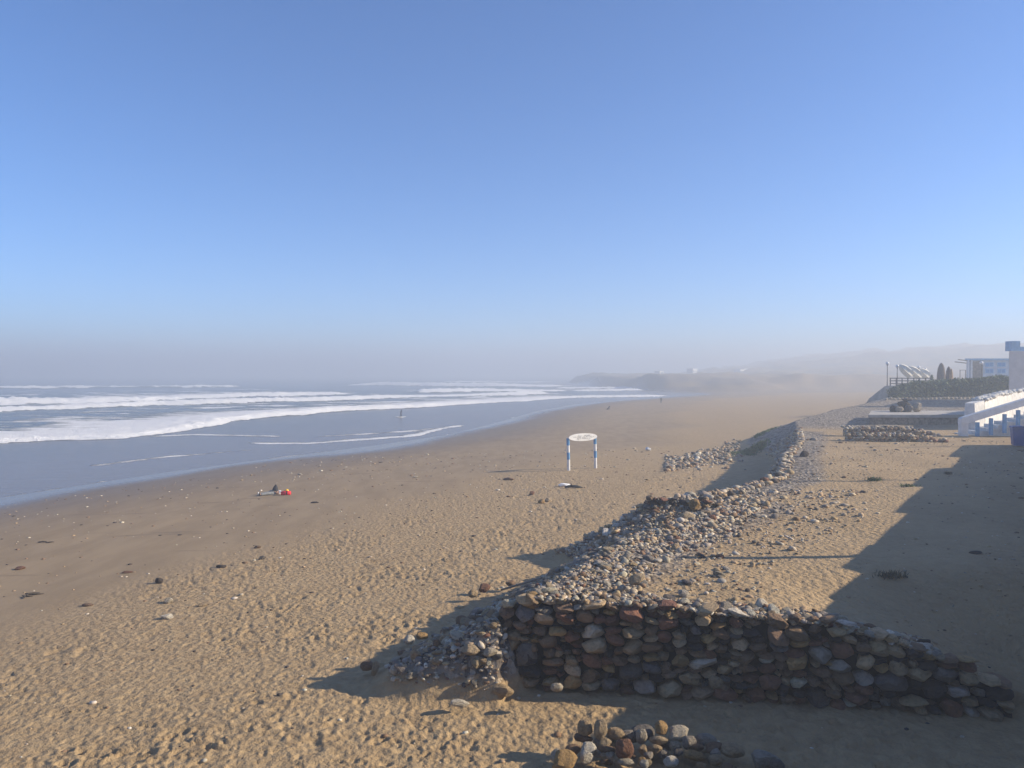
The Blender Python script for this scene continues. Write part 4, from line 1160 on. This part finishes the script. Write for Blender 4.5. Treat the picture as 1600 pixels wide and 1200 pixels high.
cy_ = empty('cypress', (cx_(1456, CY + 1), CY + 1, 4.6)); tag(cy_, 'small dark cypress between white and brown folded parasols', 'tree')
p_ = np.column_stack([rng.normal(0, .18, 900), rng.normal(0, .18, 900), rng.uniform(.2, 1.45, 900)]); p_[:, :2] *= (1.6 - p_[:, 2:3])
link('crown', tuft_mesh('crown', p_, .15, .3, .04, 8), M['leaf'], cy_); MB().tube([(0, 0, 0), (0, 0, 1.3)], [.06, .02], 6).build('trunk', M['wood'], cy_)

# blue and white café building
bb = empty('cafe_building', (0, 0, 0)); tag(bb, 'white café building with pale blue windows, blue roof edge and stone clad corner', 'building')
BY = 126.0
X0, X1 = cx_(1510, BY), cx_(1600, BY)
zr = at_y(1540, 562.5, BY)[2]
b_ = MB(); b_.box(((X0 + X1) / 2, BY + 4, (zr + 3) / 2), (X1 - X0, 8, zr - 3)); b_.shear(.64, BY); b_.build('wall', M['bluewhite'], bb)
MB().box(((X0 + X1) / 2, BY + 3.9, zr + .1), (X1 - X0 + .5, 8.5, .3)).shear(.64, BY).build('roof_edge', M['ltblue'], bb)
xa, xb_ = cx_(1519.5, BY), cx_(1535, BY)
MB().box(((xa + xb_) / 2, BY - .04, (zr + 3.6) / 2 - .1), (xb_ - xa, .14, zr - 3.6 - .2)).build('stone_cladding', M['mosaic'], bb)
for px0, px1, py0, py1 in ((1539, 1552, 566.5, 573), (1558, 1571, 566.5, 573), (1539, 1552, 576, 583.5), (1558, 1571, 576, 583.5)):
    a, b = at_y(px0, py1, BY), at_y(px1, py0, BY)
    w_ = MB().box(((a[0] + b[0]) / 2, BY - .02, (a[2] + b[2]) / 2), (b[0] - a[0], .12, b[2] - a[2])).build('window', M['ltblue'], bb)
    for k in (-1, 1): MB().box(((a[0] + b[0]) / 2 + k * (b[0] - a[0]) * .23, BY - .09, (a[2] + b[2]) / 2), ((b[0] - a[0]) * .36, .04, (b[2] - a[2]) * .7)).build('pane', M['blue'], w_)
for xx in (cx_(1511, BY), cx_(1516, BY)): MB().box((xx, BY - .3, (zr + 3.5) / 2), (.22, .22, zr - 3.5)).build('column', M['white'], bb)
for k, (dy, dz) in enumerate(((0, 0), (.9, -.35))):
    MB().box((X0 - .4, BY + dy, zr - .05 + dz), (2.0, .12, .14), Euler((0, .12, 0))).build('pergola_beam', M['wood'], bb)
gf = empty('gate_frame', (cx_(1500, 118), 118, 4.6)); tag(gf, 'thin dark rectangular frame beside the blue and white building', 'frame')
hh = at_y(1500, 578, 118)[2] - 4.6
for xx in (0, .85): MB().box((xx, 0, hh / 2), (.07, .07, hh)).build('upright', M['darkmetal'], gf)
MB().box((.42, 0, hh - .03), (.99, .073, .07)).build('crossbar', M['darkmetal'], gf)

# ------------------------------------------------------------------ far white buildings on the headland
def far_house(px0, px1, pyt, pyb, Y, label, blocks=None):
    a, b = at_y(px0, pyb, Y), at_y(px1, pyt, Y)
    w = b[0] - a[0]; g = min(gz1((a[0] + b[0]) / 2, Y), a[2]) - .3; h = b[2] - g
    t = empty('far_house', ((a[0] + b[0]) / 2, Y, g), R(48)); tag(t, label, 'house')
    for (fx, fw, fh) in (blocks or [(0, 1, 1)]):
        wl = MB().box((fx * w, 0, h * fh / 2), (w * fw, max(3.0, w * fw * .8), h * fh)).build('wall', M['white'], t)
        MB().box((fx * w, 0, h * fh + .12), (w * fw + .3, max(3.0, w * fw * .8) + .3, .25)).build('parapet', M['plaster'], t)
        for k in (-.28, .22): MB().box((fx * w + k * w * fw, -max(3.0, w * fw * .8) / 2 - .02, h * fh * .62), (min(1.1, w * fw * .2), .1, min(1.2, h * .25))).build('window', M['glass'], t)
    MB().box((0, -max(3.0, w * (blocks or [(0, 1, 1)])[0][1] * .8) / 2 - .03, 1.0), (1.0, .1, 2.0)).build('door', M['blue'], t)
far_house(1074.5, 1088, 576.5, 585, 520, 'white cube house standing alone on the hazy headland')
far_house(1144, 1171, 576.5, 584.5, 560, 'wide pale house with two blocks on the hazy headland', [(-.22, .5, .9), (.25, .5, 1.0)])
far_house(1024, 1036, 580.3, 585, 540, 'low pale house nearest the tip of the headland')
far_house(1111, 1124, 594.5, 599, 400, 'low white hut on the slope below the headland houses')
far_house(1303, 1309, 577.5, 579.5, 700, 'tiny white house alone on the hazy hillside')
tx, ty, tz = at_y(1109, 590, 430); tw = empty('white_tower', (tx, ty, gz1(tx, ty) - .2)); tag(tw, 'slim white tower on the headland slope', 'tower')
hh = at_y(1109, 584.8, 430)[2] - tw.location.z
MB().box((0, 0, hh / 2), (.8, .8, hh), taper=.8).build('shaft', M['white'], tw); MB().box((0, 0, hh + .1), (.9, .9, .2)).build('cap', M['plaster'], tw)

# ------------------------------------------------------------------ the low beach house beside the viewpoint, which shades the terrace
hs = empty('beach_house', (0, 0, 0)); tag(hs, 'long low white beach house along the landward side of the terrace', 'house')
def fx(Y): return .70 * Y + .8
dirv = Vector((.70, 1, 0)).normalized(); nrm = Vector((dirv.y, -dirv.x, 0))
for (ya, yb, h) in ((6.5, 13.9, 3.15), (13.9, 17.3, 3.85), (17.3, 19.0, 3.95), (19.0, 21.2, 4.28), (21.2, 26.0, 4.22), (26.0, 32.0, 4.42), (32.0, 38.1, 4.66), (38.1, 43.5, 4.28), (43.5, 50.0, 4.62)):
    pa, pb = Vector((fx(ya), ya, 0)), Vector((fx(yb), yb, 0))
    b_ = MB(); bot = [pa, pb, pb + nrm * 8, pa + nrm * 8]
    v0 = [b_.bm.verts.new((p.x, p.y, -.6)) for p in bot]; v1 = [b_.bm.verts.new((p.x, p.y, h)) for p in bot]
    b_.bm.faces.new(v0[::-1]); b_.bm.faces.new(v1)
    for k in range(4): b_.bm.faces.new((v0[k], v0[(k + 1) % 4], v1[(k + 1) % 4], v1[k]))
    b_.build('wall', M['plaster'], hs)
    if yb - ya > 4.5:
        mid = (pa + pb) / 2 - nrm * .02
        w_ = MB().box((0, 0, 0), (1.3, .12, 1.1)).build('window', M['blue'], hs); w_.location = (mid.x, mid.y, 3.0 if ya > 15 else 2.4); w_.rotation_euler = (0, 0, math.atan2(dirv.y, dirv.x))
        MB().box((0, .06, 0), (1.05, .04, .85)).build('pane', M['glass'], w_)
for Y_, top in ((19.9, 6.35), (33.9, 7.5), (49.0, 7.4)):
    t = empty('roof_pole', (fx(Y_) + .35, Y_, 4.25)); tag(t, 'slim upright pole standing on the roof edge of the beach house', 'pole', 'poles on the beach house roof')
    MB().tube([(0, 0, 0), (0, 0, top - 4.25)], .12, 10).build('shaft', M['white'], t)
    MB().box((0, 0, .04), (.4, .4, .12)).build('foot', M['concrete'], t)

gh = empty('sky_block_house', (4, -5.2, 0)); tag(gh, 'unseen tall white block with a balcony, added behind the view to deepen the shade', 'house')  # unseen building added to cut sky light on the wall face and shaded ground
MB().box((0, 0, 4.6), (24, 8, 10.2)).build('wall', M['plaster'], gh, bevel=.05)
MB().box((-3.5, 4.75, 4.75), (9, 1.46, .2)).build('balcony_slab', M['concrete'], gh)
for k in range(5):
    w_ = MB().box((-9 + 4.5 * k, 4.03, 2.2), (1.4, .1, 1.5)).build('window', M['blue'], gh); MB().box((-9 + 4.5 * k, 4.1, 2.2), (1.15, .05, 1.25)).build('pane', M['glass'], w_)

# ------------------------------------------------------------------ haze over sea and land
hm = bpy.data.materials.new('sea_haze'); hm.use_nodes = True
hm.node_tree.nodes.clear()
ho_ = hm.node_tree.nodes.new('ShaderNodeOutputMaterial'); hv = hm.node_tree.nodes.new('ShaderNodeVolumePrincipled')
hv.inputs['Color'].default_value = (.63, .70, .80, 1); hv.inputs['Density'].default_value = .0029; hv.inputs['Anisotropy'].default_value = .2
hm.node_tree.links.new(hv.outputs[0], ho_.inputs['Volume'])
hz = MB().box((0, 0, 15.5), (27000, 27000, 43)).build('haze', hm); tag(hz, 'pale sea haze hanging over beach, sea and headland', 'haze', kind='stuff')
